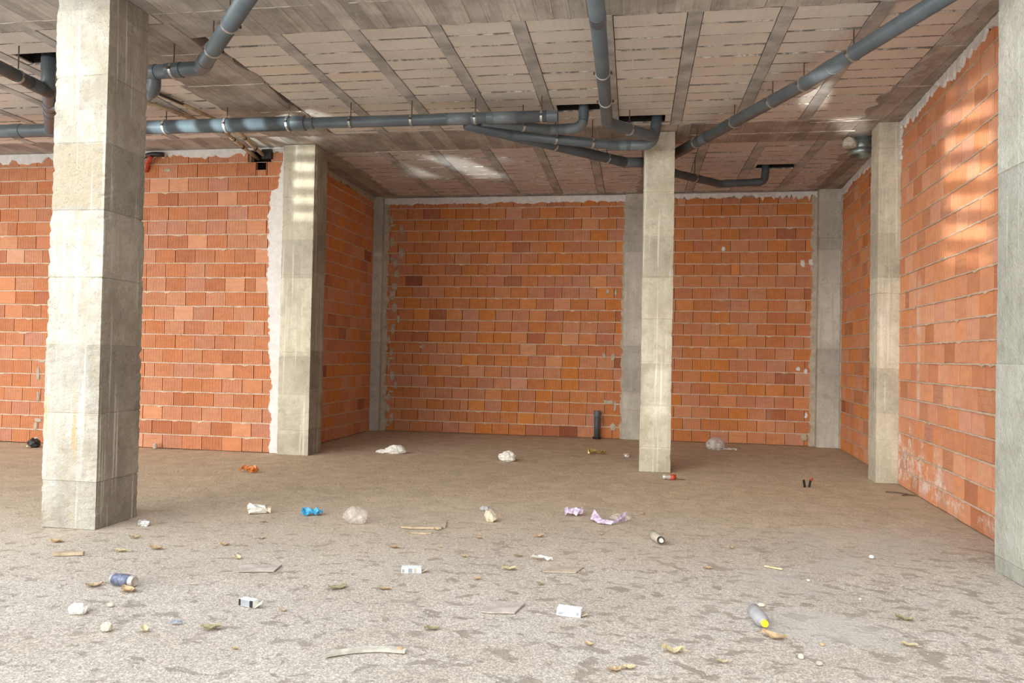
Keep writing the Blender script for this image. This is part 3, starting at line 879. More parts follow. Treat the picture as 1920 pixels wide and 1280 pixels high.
pipe('drain_pipe', 'long thick grey drain pipe across the hall, left of the reducer',
     [(-10.5, 8.0, 4.02), (-7.0, 8.0, 4.0), (-3.72, 8.0, 3.985)], 0.08, collars=((3.0, 3.14), (3.5, 3.62), (6.63, 6.78)), hangers=(5.05, 5.82, 6.58, 2.2))
pipe('drain_pipe', 'thinner grey drain pipe ending in an open plug, right of the reducer',
     [(-3.74, 8.0, 3.983), (-0.845, 8.0, 3.975)], 0.063, collars=((0.0, 0.12), (1.55, 1.68), (1.95, 2.02), (2.12, 2.19), (2.78, 2.9)), fittings=((1.68, 1.95), (2.19, 2.45)), hangers=(0.56, 1.27, 1.99, 2.72))
pipe('drain_pipe', 'dark grey drain pipe sloping from the long pipe to behind the middle column',
     [(-1.86, 8.05, 3.93), (-0.15, 9.93, 3.955), (0.45, 10.02, 3.96)], 0.063, mat=mat_pvc_dark, collars=((2.4, 2.52),), fittings=((2.52, 2.8),), hangers=(1.3, 2.2))
pipe('drain_pipe', 'long grey drain pipe running diagonally from the middle column to the upper right',
     [(0.42, 10.0, 4.03), (1.54, 7.37, 4.0), (2.38, 5.05, 4.0)], 0.066, hangers=(0.75, 1.62, 2.35, 2.86, 3.6), collars=((3.15, 3.3), (0.9, 1.02)))
pipe('drain_pipe', 'grey drain pipe coming straight towards the viewer at top centre',
     [(-0.31, 4.9, 4.0), (-0.325, 8.28, 3.975), (0.2, 8.92, 3.985), (0.24, 8.93, 4.35)], 0.063, mat=mat_pvc, fillet=0.1, collars=((0.78, 0.9), (3.3, 3.42), (4.05, 4.15)), hangers=(1.95, 2.7, 3.75))
pipe('drain_pipe', 'short grey pipe bending down from the ceiling hole into the long drain',
     [(-0.6, 8.45, 4.36), (-0.6, 8.45, 3.975), (-0.98, 8.45, 3.965), (-1.68, 8.02, 3.955)], 0.055, fillet=0.13, collars=((0.17, 0.27), (0.55, 0.62), (0.72, 0.8)), fittings=((0.3, 0.55), (0.62, 0.72)), hangers=(1.05,))
pipe('drain_pipe', 'grey pipe below the short bend, rising into the hole beside the middle column',
     [(-1.45, 8.5, 3.94), (-0.23, 8.99, 3.915), (0.19, 9.0, 3.915), (0.235, 8.95, 4.34)], 0.057, fillet=0.13, collars=((1.18, 1.34), (1.42, 1.47)), fittings=((1.34, 1.9),), hangers=(0.55, 1.0))
pipe('drain_pipe', 'dark pipe right of the middle column bending up into the back ceiling',
     [(0.25, 10.1, 3.94), (0.56, 10.5, 3.925), (1.21, 11.3, 3.96), (1.84, 11.33, 3.985), (1.86, 11.33, 4.36)], 0.055, fillet=0.1, mat=mat_pvc_dark, collars=((0.85, 0.98), (1.6, 1.72), (2.0, 2.1)), hangers=(0.9,))
pipe('drain_pipe', 'grey pipe from the top edge bending beside the big left column',
     [(-2.6, 4.8, 3.955), (-3.92, 6.24, 3.95), (-4.55, 6.30, 3.95)], 0.066, fillet=0.11, collars=((1.75, 1.87), (2.15, 2.3), (2.42, 2.5)), hangers=(0.85, 1.45, 2.24))
pipe('drain_pipe', 'short grey elbow hanging behind the big left column',
     [(-4.45, 6.32, 3.98), (-4.45, 6.34, 3.80), (-5.05, 6.75, 3.83), (-6.1, 7.0, 3.94)], 0.062, fillet=0.12, collars=((0.0, 0.05), (0.33, 0.42)))
pipe('drain_pipe', 'grey pipe dropping from the ceiling hole left of the big column',
     [(-5.71, 6.5, 4.36), (-5.71, 6.5, 3.93), (-6.12, 7.0, 3.955), (-6.95, 7.97, 3.995)], 0.063, fillet=0.13, collars=((0.14, 0.26), (0.36, 0.48), (0.95, 1.08), (1.2, 1.32), (1.45, 1.62)))
pipe('drain_pipe', 'dark pipe leaving the picture at the upper left edge',
     [(-5.66, 5.0, 3.93), (-5.74, 6.55, 3.905)], 0.06, mat=mat_pvc_dark, collars=((1.3, 1.42),), hangers=(1.15,))

# standpipe at the back wall
e = empty('stand_pipe', (-0.60, 12.93, 0)); tag(e, 'short grey upright pipe rising from the floor at the back wall', 'pipe')
mk('pipe_run', *sweep([Vector((0, 0, 0)), Vector((0, 0, 0.47))], 0.048, 20), mat_pvc_dark, e, True)
mk('socket', *sweep([Vector((0, 0, 0.38)), Vector((0, 0, 0.48))], 0.054, 20), mat_pvc, e)
mk('foot_ring', *sweep([Vector((0, 0, 0)), Vector((0, 0, 0.03))], 0.07, 14), mat_dark, e)

# galvanised duct stub
e = empty('duct_stub', (2.775, 9.96, 3.98)); tag(e, 'round galvanised metal duct stub hanging from the ceiling by the wall pillar', 'duct')
def ring(r0, r1, z0, z1, seg=28):
    V, F = [], []
    for rr_, zz in ((r0, z0), (r0, z1), (r1, z1), (r1, z0)):
        for k in range(seg): a = 2 * math.pi * k / seg; V.append((rr_ * math.cos(a), rr_ * math.sin(a), zz))
    for q in range(4):
        for k in range(seg): k2 = (k + 1) % seg; F.append((q * seg + k, q * seg + k2, ((q + 1) % 4) * seg + k2, ((q + 1) % 4) * seg + k))
    return V, F
mk('tube', *ring(0.142, 0.136, 0.0, 0.22), mat_galv, e, True)
mk('lower_collar', *ring(0.149, 0.142, 0.0, 0.085), mat_galv, e, True)
mk('bead', *ring(0.153, 0.142, 0.078, 0.088), mat_steel, e)


# ------------------------------------------------------------------ loose rubble and scraps: builders
def crumple(name, label, cat, loc, size, mat, seed, rough=0.28, sub=2, rz=0.0, group=None, smooth=False):
    if name in ('stone', 'rubble_lump', 'brick_fragment'): sub -= 1
    bm = bmesh.new(); bmesh.ops.create_icosphere(bm, subdivisions=sub + 2, radius=1.0); rr = random.Random(seed)
    folds = [(Vector((rr.gauss(0, 1), rr.gauss(0, 1), rr.gauss(0, 0.8))).normalized(), rr.uniform(2.2, 6.5), rr.uniform(0, 6.28), rr.uniform(0.5, 1.2)) for _ in range(8)]
    for v in bm.verts:
        p = v.co.copy(); q = sum(am * (abs(math.sin(fr * p.dot(dr) + ph)) - 0.6) for dr, fr, ph, am in folds)
        v.co = p * (1 + rough * 0.42 * q + rr.uniform(-rough, rough) * 0.12)
    for v in bm.verts:
        v.co = Vector((v.co.x * size[0] / 2, v.co.y * size[1] / 2, v.co.z * size[2] / 2))
    lo = min(v.co.z for v in bm.verts) * (1 - 0.35)
    for v in bm.verts: v.co.z = max(v.co.z, lo) - lo
    me = bpy.data.meshes.new(name); bm.to_mesh(me); bm.free(); me.materials.append(mat)
    if smooth: me.polygons.foreach_set('use_smooth', [True] * len(me.polygons))
    o = bpy.data.objects.new(name, me); COL.objects.link(o); o.location = loc if len(loc) == 3 else (loc[0], loc[1], 0); o.rotation_euler = (0, 0, rz)
    return tag(o, label, cat, group)


def sheet_vf(w, d, nx, ny, amp, seed, taper=None, curl=0.0, base=0.003):
    rr = random.Random(seed); V, F = [], []
    for j in range(ny + 1):
        for i in range(nx + 1):
            s = taper(i / nx) if taper else 1.0
            x = -w / 2 + w * i / nx; y = (-d / 2 + d * j / ny) * s
            z = base + abs(rr.uniform(-1, 1)) * amp + curl * (2 * i / nx - 1) ** 2
            V.append((x + rr.uniform(-.15, .15) * w / nx, y + rr.uniform(-.15, .15) * d / ny * s, z))
    for j in range(ny):
        for i in range(nx): a = j * (nx + 1) + i; F.append((a, a + 1, a + nx + 2, a + nx + 1))
    # underside, so that the sheet has a thickness
    n = len(V); V += [(x, y, max(0.0005, z - 0.0018)) for x, y, z in V]; F += [tuple(n + q for q in reversed(fc)) for fc in F]
    b = [i for i in range(nx + 1)] + [(j + 1) * (nx + 1) - 1 for j in range(1, ny + 1)] + [ny * (nx + 1) + i for i in range(nx - 1, -1, -1)] + [j * (nx + 1) for j in range(ny - 1, 0, -1)]
    for k in range(len(b)): k2 = (k + 1) % len(b); F.append((b[k2], b[k], n + b[k], n + b[k2]))
    return V, F


def sheet(name, label, cat, loc, w, d, mat, seed, nx=6, ny=4, amp=0.02, rz=0.0, taper=None, curl=0.0, group=None):
    o = mk(name, *sheet_vf(w, d, nx, ny, amp, seed, taper, curl), mat, loc=(loc[0], loc[1], 0), rot=(0, 0, rz))
    return tag(o, label, cat, group)


def film_mat(name, c, alpha=0.5, rough=0.25):
    m = M(name, rough, 0.5); nz = m.noise(m.obj(), 30, 4)
    m.color(m.mix(m.rng(nz, 0.3, 0.7), tuple(x * 0.8 for x in c), c))
    m.l(m.rng(m.noise(m.obj(), 18, 3), 0.35, 0.65, alpha * 0.6, min(1, alpha * 1.3)), m.b.inputs['Alpha']); return m.m


mt_white = plain('white_paper', (0.80, 0.77, 0.70), 0.8, 0.2, var=0.2)
mt_cream = plain('cream_paper', (0.78, 0.70, 0.54), 0.8, 0.2, var=0.3, scale=14)
mt_tan = plain('brown_card', (0.52, 0.43, 0.34), 0.9, 0.1, var=0.2, scale=9)
mt_leaf = plain('dry_leaf', (0.58, 0.42, 0.25), 0.8, 0.2, var=0.35, scale=30)
mt_leaf_y = plain('yellow_leaf', (0.66, 0.56, 0.34), 0.75, 0.25, var=0.25, scale=30)
mt_leaf_g = plain('olive_leaf', (0.38, 0.33, 0.20), 0.8, 0.2, var=0.3, scale=30)
mt_blue = plain('blue_wrapper', (0.06, 0.42, 0.72), 0.3, 0.5, var=0.5, scale=40)
mt_orange = plain('orange_wrapper', (0.72, 0.24, 0.05), 0.4, 0.5, var=0.4, scale=40)
mt_purple = plain('lilac_wrapper', (0.60, 0.48, 0.64), 0.4, 0.5, var=0.5, scale=35)
mt_gold = plain('gold_wrapper', (0.45, 0.33, 0.10), 0.35, 0.5, metal=0.4, var=0.6, scale=30)
mt_silver = plain('silver_foil', (0.75, 0.75, 0.74), 0.3, 0.5, metal=0.6, var=0.3)
mt_black = plain('black_plastic', (0.02, 0.02, 0.02), 0.4, 0.5)
mt_yellow = plain('yellow_plastic', (0.85, 0.72, 0.04), 0.4, 0.5, var=0.1)
mt_wood = plain('pale_wood', (0.55, 0.43, 0.30), 0.85, 0.15, var=0.25, scale=12)
mt_greywood = plain('grey_board', (0.54, 0.47, 0.42), 0.9, 0.1, var=0.25, scale=10)
mt_stone = plain('pale_stone', (0.62, 0.58, 0.50), 0.9, 0.15, var=0.25, scale=20)
mt_bluecan = plain('blue_can_print', (0.20, 0.22, 0.32), 0.4, 0.5, metal=0.3, var=0.45, scale=50)
mt_can = plain('dusty_aluminium', (0.60, 0.56, 0.50), 0.45, 0.5, metal=0.35, var=0.2)
mt_dusty = plain('dusty_bottle_plastic', (0.50, 0.44, 0.36), 0.6, 0.35, var=0.2, scale=15)
mt_greyb = plain('grey_bottle_plastic', (0.42, 0.41, 0.42), 0.55, 0.35, var=0.2, scale=12)
mt_clear = film_mat('clear_film', (0.85, 0.78, 0.72), 0.3)
mt_smoke = film_mat('milky_film', (0.74, 0.72, 0.69), 0.6)
mt_red = plain('red_print', (0.50, 0.07, 0.03), 0.45, 0.5, var=0.3)
mt_green = plain('green_plastic', (0.03, 0.10, 0.04), 0.5, 0.4)
mt_cond = plain('tan_conduit', (0.50, 0.38, 0.25), 0.7, 0.3, var=0.25, scale=8)
mt_box = plain('white_carton', (0.82, 0.84, 0.84), 0.6, 0.3, var=0.08)
mt_print = plain('grey_print', (0.35, 0.38, 0.42), 0.6, 0.3, var=0.2)

# concrete lump by the duct
o = crumple('rubble_lump', 'jagged concrete lump stuck to the ceiling beside the metal duct', 'rubble', (2.60, 9.80, 4.04), (0.20, 0.15, 0.16), mt_stone, 31, 0.2, 1, 0.5)

# ------------------------------------------------------------------ cables
def cable(name, label, pts, rad, mat, cat='cable', bands=(), group=None):
    base = Vector(pts[0]); e = empty(name, base); tag(e, label, cat, group)
    L = centerline([Vector(p) - base for p in pts], 0.25, 8); ln = line_len(L)
    mk('conduit', *sweep(L, rad, 10), mat, e, True)
    for d in bands: mk('tie', *sweep(sub_line(L, d * ln - 0.012, d * ln + 0.012), rad * 1.25, 10), mt_black, e)
    return e


cable('cable_conduit', 'tan cable conduit running under the long pipe into the wall hole, left one', [(-5.62, 7.55, 4.19), (-5.35, 7.9, 4.16), (-5.14, 8.7, 4.15), (-5.23, 9.3, 4.13), (-5.20, 9.72, 4.06)], 0.024, mt_cond, bands=(0.55, 0.7, 0.83), group='cables into the wall hole')
cable('cable_conduit', 'tan cable conduit running under the long pipe into the wall hole, right one', [(-5.20, 7.45, 4.19), (-5.05, 7.9, 4.16), (-4.95, 8.7, 4.15), (-5.06, 9.25, 4.13), (-5.08, 9.72, 4.07)], 0.024, mt_cond, bands=(0.5, 0.68, 0.85), group='cables into the wall hole')
cable('thin_cable', 'thin black cable end lying along the ceiling beside the tan conduits', [(-5.25, 7.1, 4.19), (-5.14, 7.5, 4.17), (-5.08, 7.75, 4.165)], 0.014, mt_black, group='cables into the wall hole')
cable('tube_end', 'green tube end poking out above the left brick wall', [(-7.97, 9.55, 4.13), (-7.82, 9.60, 4.10), (-7.68, 9.66, 4.04)], 0.035, mt_green, 'tube')
cable('hose_end', 'red hose end beside the big column at the wall top', [(-6.72, 9.55, 4.09), (-6.80, 9.58, 4.02), (-6.86, 9.64, 3.90)], 0.035, mt_red, 'hose')
cable('tube_end', 'black tube stub lying above the red hose end', [(-6.88, 9.58, 4.09), (-6.70, 9.55, 4.12), (-6.56, 9.6, 4.12)], 0.035, mt_black, 'tube')
# black box in the wall hole
o = mk('junction_box', *box_vf(-0.07, 0.07, 0.0, 0.1, 0, 0.13), mt_black, loc=(-5.02, 9.60, 4.03)); tag(o, 'black box at the broken hole on top of the left wall', 'box')

# ------------------------------------------------------------------ litter
ST = (lambda s: 0.55 + 0.45 * abs(2 * s - 1))
crumple('crumpled_bag', 'black and yellow crumpled bag at the foot of the left wall', 'litter', (-8.18, 9.26), (0.16, 0.14, 0.14), mt_black, 1, 0.3, 2)
mk('yellow_rim', *sheet_vf(0.15, 0.05, 6, 2, 0.03, 71, ST), mt_leaf_y, bpy.data.objects['crumpled_bag'], loc=(-0.05, -0.075, 0.0), rot=(0, 0, -0.35))
o = crumple('brick_fragment', 'small broken brick lump standing against the left wall', 'rubble', (-6.56, 9.58), (0.06, 0.05, 0.10), mt_tan, 2, 0.15, 1)
sheet('candy_wrapper', 'orange twisted wrapper on the floor before the left wall column', 'wrapper', (-4.33, 8.05), 0.20, 0.12, mt_orange, 3, 8, 5, 0.085, -0.2, ST)
e = empty('paper_cup', (-3.17, 6.06, 0), 0.5); tag(e, 'crushed white and tan paper cup left of the blue wrapper', 'cup')
rrr = random.Random(4); V, F = lathe([(-0.075, 0.045), (-0.06, 0.047), (0, 0.04), (0.06, 0.033), (0.07, 0.03)], 9)
V = [(x + rrr.uniform(-.012, .012), y + rrr.uniform(-.012, .012), max(0.0, z + 0.04 + rrr.uniform(-.012, .012))) for x, y, z in V]
mk('body', V, F, mt_white, e); mk('torn_side', *[[(x + 0.06, y - 0.005, z) for x, y, z in sheet_vf(0.10, 0.08, 4, 4, 0.05, 5)[0]], sheet_vf(0.10, 0.08, 4, 4, 0.05, 5)[1]], mt_cream, e)
mk('printed_dot', *lathe([(0, .008), (.003, .008)], 10), mt_black, e, loc=(0.0, -0.043, 0.045), rot=(0, 0, math.pi / 2))
sheet('snack_wrapper', 'bright blue crumpled snack wrapper on the floor', 'wrapper', (-2.69, 6.10), 0.17, 0.11, mt_blue, 6, 7, 5, 0.07, 0.25, ST)
crumple('plastic_bag', 'clear crumpled plastic bag right of the blue wrapper', 'bag', (-2.24, 5.93), (0.21, 0.15, 0.14), mt_clear, 7, 0.28, 2, -0.4)
crumple('plastic_bag', 'twisted white plastic bag in front of the deep left bay', 'bag', (-3.24, 10.1), (0.26, 0.14, 0.14), mt_white, 8, 0.24, 2, 0.3)
crumple('bag_tail', 'flat white scrap lying at the twisted white bag', 'litter', (-3.43, 10.08), (0.16, 0.08, 0.06), mt_white, 9, 0.3, 1, 0.1)
crumple('plastic_bag', 'small white crumpled bag left of the free-standing column', 'bag', (-1.62, 9.82), (0.22, 0.16, 0.14), mt_white, 10, 0.28, 2)
sheet('foil_wrapper', 'golden brown foil wrapper below the upright pipe', 'wrapper', (-0.50, 10.9), 0.25, 0.12, mt_gold, 11, 8, 5, 0.07, -0.15, ST)
crumple('foil_scrap', 'small silver foil ball left of the free-standing column foot', 'litter', (-0.07, 10.73), (0.09, 0.06, 0.06), mt_silver, 12, 0.3, 1)
crumple('plastic_bag', 'milky puffed plastic bag at the foot of the right back wall', 'bag', (1.27, 12.0), (0.28, 0.22, 0.22), mt_smoke, 13, 0.18, 2, 0.2)
sheet('bag_flap', 'torn flap trailing right from the milky bag', 'bag', (1.47, 11.88), 0.20, 0.10, mt_smoke, 14, 5, 4, 0.05, -0.3, lambda s: 1 - 0.8 * s)


def bottle(label, loc, rz, prof, mats, cap, capmat, ringmat=None):
    e = empty('plastic_bottle', (loc[0], loc[1], 0), rz); tag(e, label, 'bottle')
    rmax = max(q for _, q in prof); mk('body', *lathe(prof, 18), mats, e, True, loc=(0, 0, rmax))
    x1 = prof[-1][0]
    if ringmat: mk('neck_ring', *lathe([(x1 - 0.03, prof[-1][1] * 1.25), (x1, prof[-1][1] * 1.25)], 16), ringmat, e, loc=(0, 0, rmax))
    mk('cap', *lathe([(x1, cap), (x1 + 0.014, cap), (x1 + 0.018, cap * 0.85)], 16), capmat, e, loc=(0, 0, rmax)); return e


bottle('dusty plastic bottle with black neck and white cap, lying right of the lilac wrappers', (0.20, 5.85), math.radians(-72),
       [(-0.11, 0.022), (-0.105, 0.033), (-0.02, 0.034), (0, 0.030), (0.02, 0.033), (0.06, 0.03), (0.085, 0.022)], mt_dusty, 0.016, mt_white, mt_black)
bottle('grey dusty bottle with a bright yellow cap, lying in the right foreground', (0.68, 4.18), math.radians(-83),
       [(-0.11, 0.026), (-0.10, 0.037), (-0.03, 0.037), (-0.01, 0.033), (0.01, 0.037), (0.05, 0.036), (0.085, 0.022), (0.095, 0.02)], mt_greyb, 0.019, mt_yellow)
e = empty('drink_can', (-2.94, 4.03, 0), math.radians(-8)); tag(e, 'silver and dark blue drink can lying on its side at left', 'can')
mk('body', *lathe([(-0.084, 0.024), (-0.08, 0.027), (-0.072, 0.033), (0.072, 0.033), (0.079, 0.029), (0.083, 0.028), (0.083, 0.025), (0.076, 0.022)], 24), mt_can, e, True, loc=(0, 0, 0.034))
mk('printed_band', *ring(0.0336, 0.0325, -0.066, 0.055, 24), mt_bluecan, e, True, loc=(0, 0, 0.034), rot=(0, math.pi / 2, 0))
e = empty('drink_can', (0.44, 8.88, 0), math.radians(8)); tag(e, 'red and grey crushed can at the foot of the free-standing column', 'can')
mk('body', *lathe([(-0.09, 0.015), (-0.08, 0.028), (-0.05, 0.024), (0.06, 0.031), (0.07, 0.026)], 16), mt_can, e, True, loc=(0, 0, 0.03))
mk('printed_band', *ring(0.0325, 0.029, 0.0, 0.062, 18), mt_red, e, True, loc=(0, 0, 0.03), rot=(0, math.pi / 2, 0))
mk('bent_tab', *sheet_vf(0.09, 0.02, 4, 1, 0.006, 77), mt_black, e, loc=(0.13, 0, 0.002))
e = empty('bent_scrap', (1.92, 8.78, 0), 0.3); tag(e, 'small black and red bent scrap standing on the right floor', 'litter')
for q, (a, mm_) in enumerate(((-0.45, mt_black), (0.5, mt_black))):
    mk('blade', *box_vf(-0.012, 0.012, -0.006, 0.006, 0, 0.085), mm_, e, loc=(-0.025 + 0.05 * q, 0, 0.0), rot=(0, a * 0.6, 0.4))
mk('red_tip', *box_vf(-0.013, 0.013, -0.008, 0.008, 0, 0.03), mt_red, e, loc=(0.05, 0.0, 0.07), rot=(0, 0.3, 0.4))
# crumpled cream paper, hollow like a bowl
rr = random.Random(15); prof = [(0.0, 0.012), (0.004, 0.035), (0.03, 0.055), (0.075, 0.05), (0.07, 0.042), (0.03, 0.046), (0.012, 0.02)]
V, F = lathe(prof, 11); V = [(y + rr.uniform(-.009, .009), z + rr.uniform(-.009, .009), max(0, x * (1.25 if y < 0 else 0.75) + rr.uniform(-.008, .008))) for x, y, z in V]
tag(mk('crumpled_paper', V, F, mt_cream, loc=(-1.16, 6.24, 0)), 'cream crumpled paper shaped like a bowl in the floor centre', 'paper')
crumple('lint_ball', 'small grey fluff behind the cream crumpled paper', 'litter', (-1.30, 6.66), (0.08, 0.06, 0.05), mt_greyb, 16, 0.3, 1)
sheet('candy_wrapper', 'small lilac wrapper with white dot, left of the larger lilac strip', 'wrapper', (-0.50, 6.66), 0.16, 0.12, mt_purple, 17, 6, 5, 0.07, 0.1, ST)
# long lilac strip bent into a U
rr = random.Random(18); path = [(-0.13, 0.12, .10), (-0.10, 0.06, .07), (-0.06, 0.0, .04), (-0.01, -0.03, .03), (0.05, -0.03, .03), (0.09, 0.0, .05), (0.13, 0.05, .08), (0.16, 0.08, .09)]
V, F = [], []
for k, (x, y, hh) in enumerate(path):
    w = 0.035 if k < 4 else 0.022
    V += [(x + rr.uniform(-.006, .006), y, rr.uniform(0.001, 0.01) + (0.01 if k in (1, 5, 6) else 0)), (x + w * .4, y + rr.uniform(-.01, .01), hh * 0.6), (x + w * 0.8, y + 0.015, hh + rr.uniform(-.01, .01))]
for k in range(len(path) - 1):
    for q in range(2): F.append((k * 3 + q, k * 3 + 3 + q, k * 3 + 4 + q, k * 3 + 1 + q))
n0 = len(V); V += [(x, y + 0.003, z) for x, y, z in V]; F += [tuple(n0 + q for q in reversed(fc)) for fc in F]
tag(mk('candy_wrapper', V, F, mt_purple, loc=(-0.21, 6.38, 0)), 'long lilac wrapper strip bent into a U on the floor', 'wrapper')
crumple('plastic_bag', 'clear scrap of film caught in the lilac strip', 'bag', (-0.09, 6.55), (0.16, 0.10, 0.06), mt_clear, 19, 0.3, 2)
# flat boards and cards
def card(name, label, loc, w, d, rz, mat, t=0.006, seed=0, cat='cardboard', skew=0.0):
    rr = random.Random(seed); V = []
    for x, y in ((-1, -1), (-.3, -1), (.4, -1), (1, -1), (1, 1), (.4, 1), (-.3, 1), (-1, 1)): V.append((x * w / 2 + y * skew + rr.uniform(-.01, .01), y * d / 2 + rr.uniform(-.008, .008)))
    n = len(V); VV = [(x, y, 0.0) for x, y in V] + [(x, y, t + rr.uniform(0, 0.003)) for x, y in V]
    FF = [tuple(range(n, 2 * n)), tuple(range(n - 1, -1, -1))] + [(k, (k + 1) % n, n + (k + 1) % n, n + k) for k in range(n)]
    return tag(mk(name, VV, FF, mat, loc=(loc[0], loc[1], 0), rot=(0, 0, rz)), label, cat)
card('card_sheet', 'flat tan card lying left of the floor centre', (-1.66, 6.0), 0.34, 0.24, 0.15, mt_tan, 0.008, 1)
card('wood_strip', 'thin pale wooden strip along the tan card, the longer one', (-1.66, 5.86), 0.33, 0.05, 0.14, mt_wood, 0.014, 2, 'wood')
card('wood_strip', 'thin pale wooden strip nearer the viewer than the tan card', (-1.60, 5.68), 0.16, 0.016, 0.16, mt_wood, 0.01, 3, 'wood')
card('card_sheet', 'flat brown card with one cut corner near the floor centre', (-0.43, 4.95), 0.20, 0.14, 0.1, mt_tan, 0.006, 4, skew=0.03)
card('card_sheet', 'flat greyish card left of the white cigarette pack', (-2.35, 4.53), 0.24, 0.15, 0.25, mt_greywood, 0.005, 5)
card('board_square', 'small square board with wood grain pressed into the floor', (-0.69, 4.12), 0.19, 0.16, 0.1, mt_greywood, 0.007, 6, 'board', 0.025)
card('wood_strip', 'pale wooden stick lying in the left foreground', (-3.72, 4.55), 0.19, 0.035, 0.30, mt_wood, 0.02, 7, 'wood')
card('wood_strip', 'thin yellow stick on the right floor', (0.95, 5.31), 0.10, 0.012, -0.35, mt_leaf_y, 0.008, 8, 'wood')
sheet('paper_scrap', 'white torn paper scrap left of the bottle with white cap', 'paper', (-0.60, 5.16), 0.15, 0.06, mt_white, 20, 6, 3, 0.025, -0.25, lambda s: 1 - .7 * s)
# curved grey strip in the foreground
pts = [(-0.17 + 0.34 * t, -0.055 + 0.13 * t - 0.11 * (t - 0.45) ** 2 * 1.6) for t in [i / 8 for i in range(9)]]
V, F = [], []
for k, (x, y) in enumerate(pts):
    w = 0.02 if k < 8 else 0.012
    V += [(x, y - w, 0), (x, y - w, 0.012), (x, y + w, 0.014), (x, y + w, 0)]
for k in range(8):
    for q in range(4): F.append((k * 4 + q, k * 4 + (q + 1) % 4, k * 4 + 4 + (q + 1) % 4, k * 4 + 4 + q))
F += [(0, 1, 2, 3), (35, 34, 33, 32)]
tag(mk('bent_strip', V, F, mt_stone, loc=(-1.20, 3.40, 0)), 'curved pale grey strip at the bottom of the picture', 'strip')
crumple('stone', 'brown round nut-like lump at the end of the curved strip', 'stone', (-1.06, 3.43), (0.035, 0.03, 0.03), mt_leaf, 22, 0.15, 1)


def pack(label, loc, rz, w, d, h, parts, lid=None):
    e = empty('carton_pack', (loc[0], loc[1], 0), rz); tag(e, label, 'carton')
    V, F = box_vf(-w / 2, w / 2, -d / 2, d / 2, 0, h); rr = random.Random(int(w * 1e4))
    mk('box', [(x + rr.uniform(-.003, .003), y, z + rr.uniform(-.002, .002) * (z > 0)) for x, y, z in V], F, mt_box, e)
    for x0, x1, z0, z1, mm_ in parts: mk('printed_panel', *box_vf(x0, x1, -d / 2 - 0.0035, -d / 2, z0, z1), mm_, e)
    if lid: mk('open_lid', *lid[0], lid[1], e, loc=lid[2], rot=lid[3])
    return e


pack('white cigarette carton with grey print in the floor centre', (-1.38, 4.68), 0.22, 0.125, 0.055, 0.034, [(-0.02, 0.005, .004, .03, mt_print), (0.015, 0.03, .004, .03, mt_tan), (-0.06, -0.045, .006, .028, mt_silver)],
     (box_vf(-0.02, 0.02, -0.02, 0.02, 0, 0.003), mt_tan, (0.082, 0.0, 0.012), (0, -0.5, 0.2)))
pack('white, blue and black cigarette pack with torn lid, left foreground', (-2.06, 3.87), -0.28, 0.10, 0.045, 0.038, [(-0.05, -0.038, .002, .036, mt_black), (-0.034, 0.028, .004, .034, mt_print), (0.03, 0.049, .002, .037, mt_black)],
     (box_vf(-0.025, 0.025, -0.018, 0.018, 0, 0.004), mt_cream, (0.075, 0.0, 0.018), (0.2, -0.6, 0.3)))
pack('clean white carton box in the middle foreground', (-0.32, 4.10), -0.12, 0.13, 0.06, 0.042, [(-0.055, -0.02, .018, .021, mt_print), (-0.055, -0.03, .011, .014, mt_print), (0.043, 0.055, .01, .025, mt_print)],
     (box_vf(-0.018, 0.018, -0.02, 0.02, 0, 0.003), mt_tan, (0.082, 0.005, 0.01), (0, -0.4, 0.2)))
crumple('crumpled_paper', 'white crumpled paper ball in the left foreground', 'paper', (-2.86, 3.57), (0.10, 0.07, 0.055), mt_white, 23, 0.35, 2)
crumple('crumpled_paper', 'pale small paper ball at lower left', 'paper', (-2.55, 3.38), (0.055, 0.045, 0.045), mt_cream, 24, 0.3, 1)
crumple('stone', 'small pale stone between can and crumpled paper', 'stone', (-2.77, 3.70), (0.045, 0.03, 0.025), mt_stone, 25, 0.12, 1)
sheet('metal_shard', 'small blue-grey shard in the left foreground', 'shard', (-2.28, 3.54), 0.055, 0.025, mt_print, 26, 3, 2, 0.012, 0.2)
crumple('foil_scrap', 'crumpled silver foil at the foot of the big left column', 'litter', (-3.79, 5.42), (0.10, 0.06, 0.05), mt_silver, 27, 0.35, 1)
crumple('stone', 'bright white pebble on the right floor', 'stone', (1.70, 5.74), (0.036, 0.03, 0.028), mt_box, 28, 0.15, 1)
crumple('stone', 'tiny white pebble left of the smooth grey patch', 'stone', (1.12, 5.05), (0.02, 0.018, 0.016), mt_white, 29, 0.15, 1)
crumple('stone', 'tiny white pebble between the yellow-capped bottle and right column', 'stone', (1.34, 4.73), (0.014, 0.013, 0.012), mt_box, 30, 0.15, 1)
crumple('stone', 'pale shell-like pebble just behind the yellow-capped bottle', 'stone', (0.74, 4.48), (0.042, 0.03, 0.022), mt_cream, 31, 0.12, 1)
crumple('stone', 'round cream pebble at lower right', 'stone', (0.80, 3.74), (0.028, 0.028, 0.028), mt_cream, 32, 0.06, 1)
crumple('stone', 'grey pebble right of the round cream pebble', 'stone', (0.87, 3.68), (0.032, 0.026, 0.022), mt_greywood, 33, 0.15, 1)
crumple('stone', 'pinkish pebble in the right foreground', 'stone', (0.94, 3.93), (0.024, 0.02, 0.018), mt_leaf, 34, 0.12, 1)
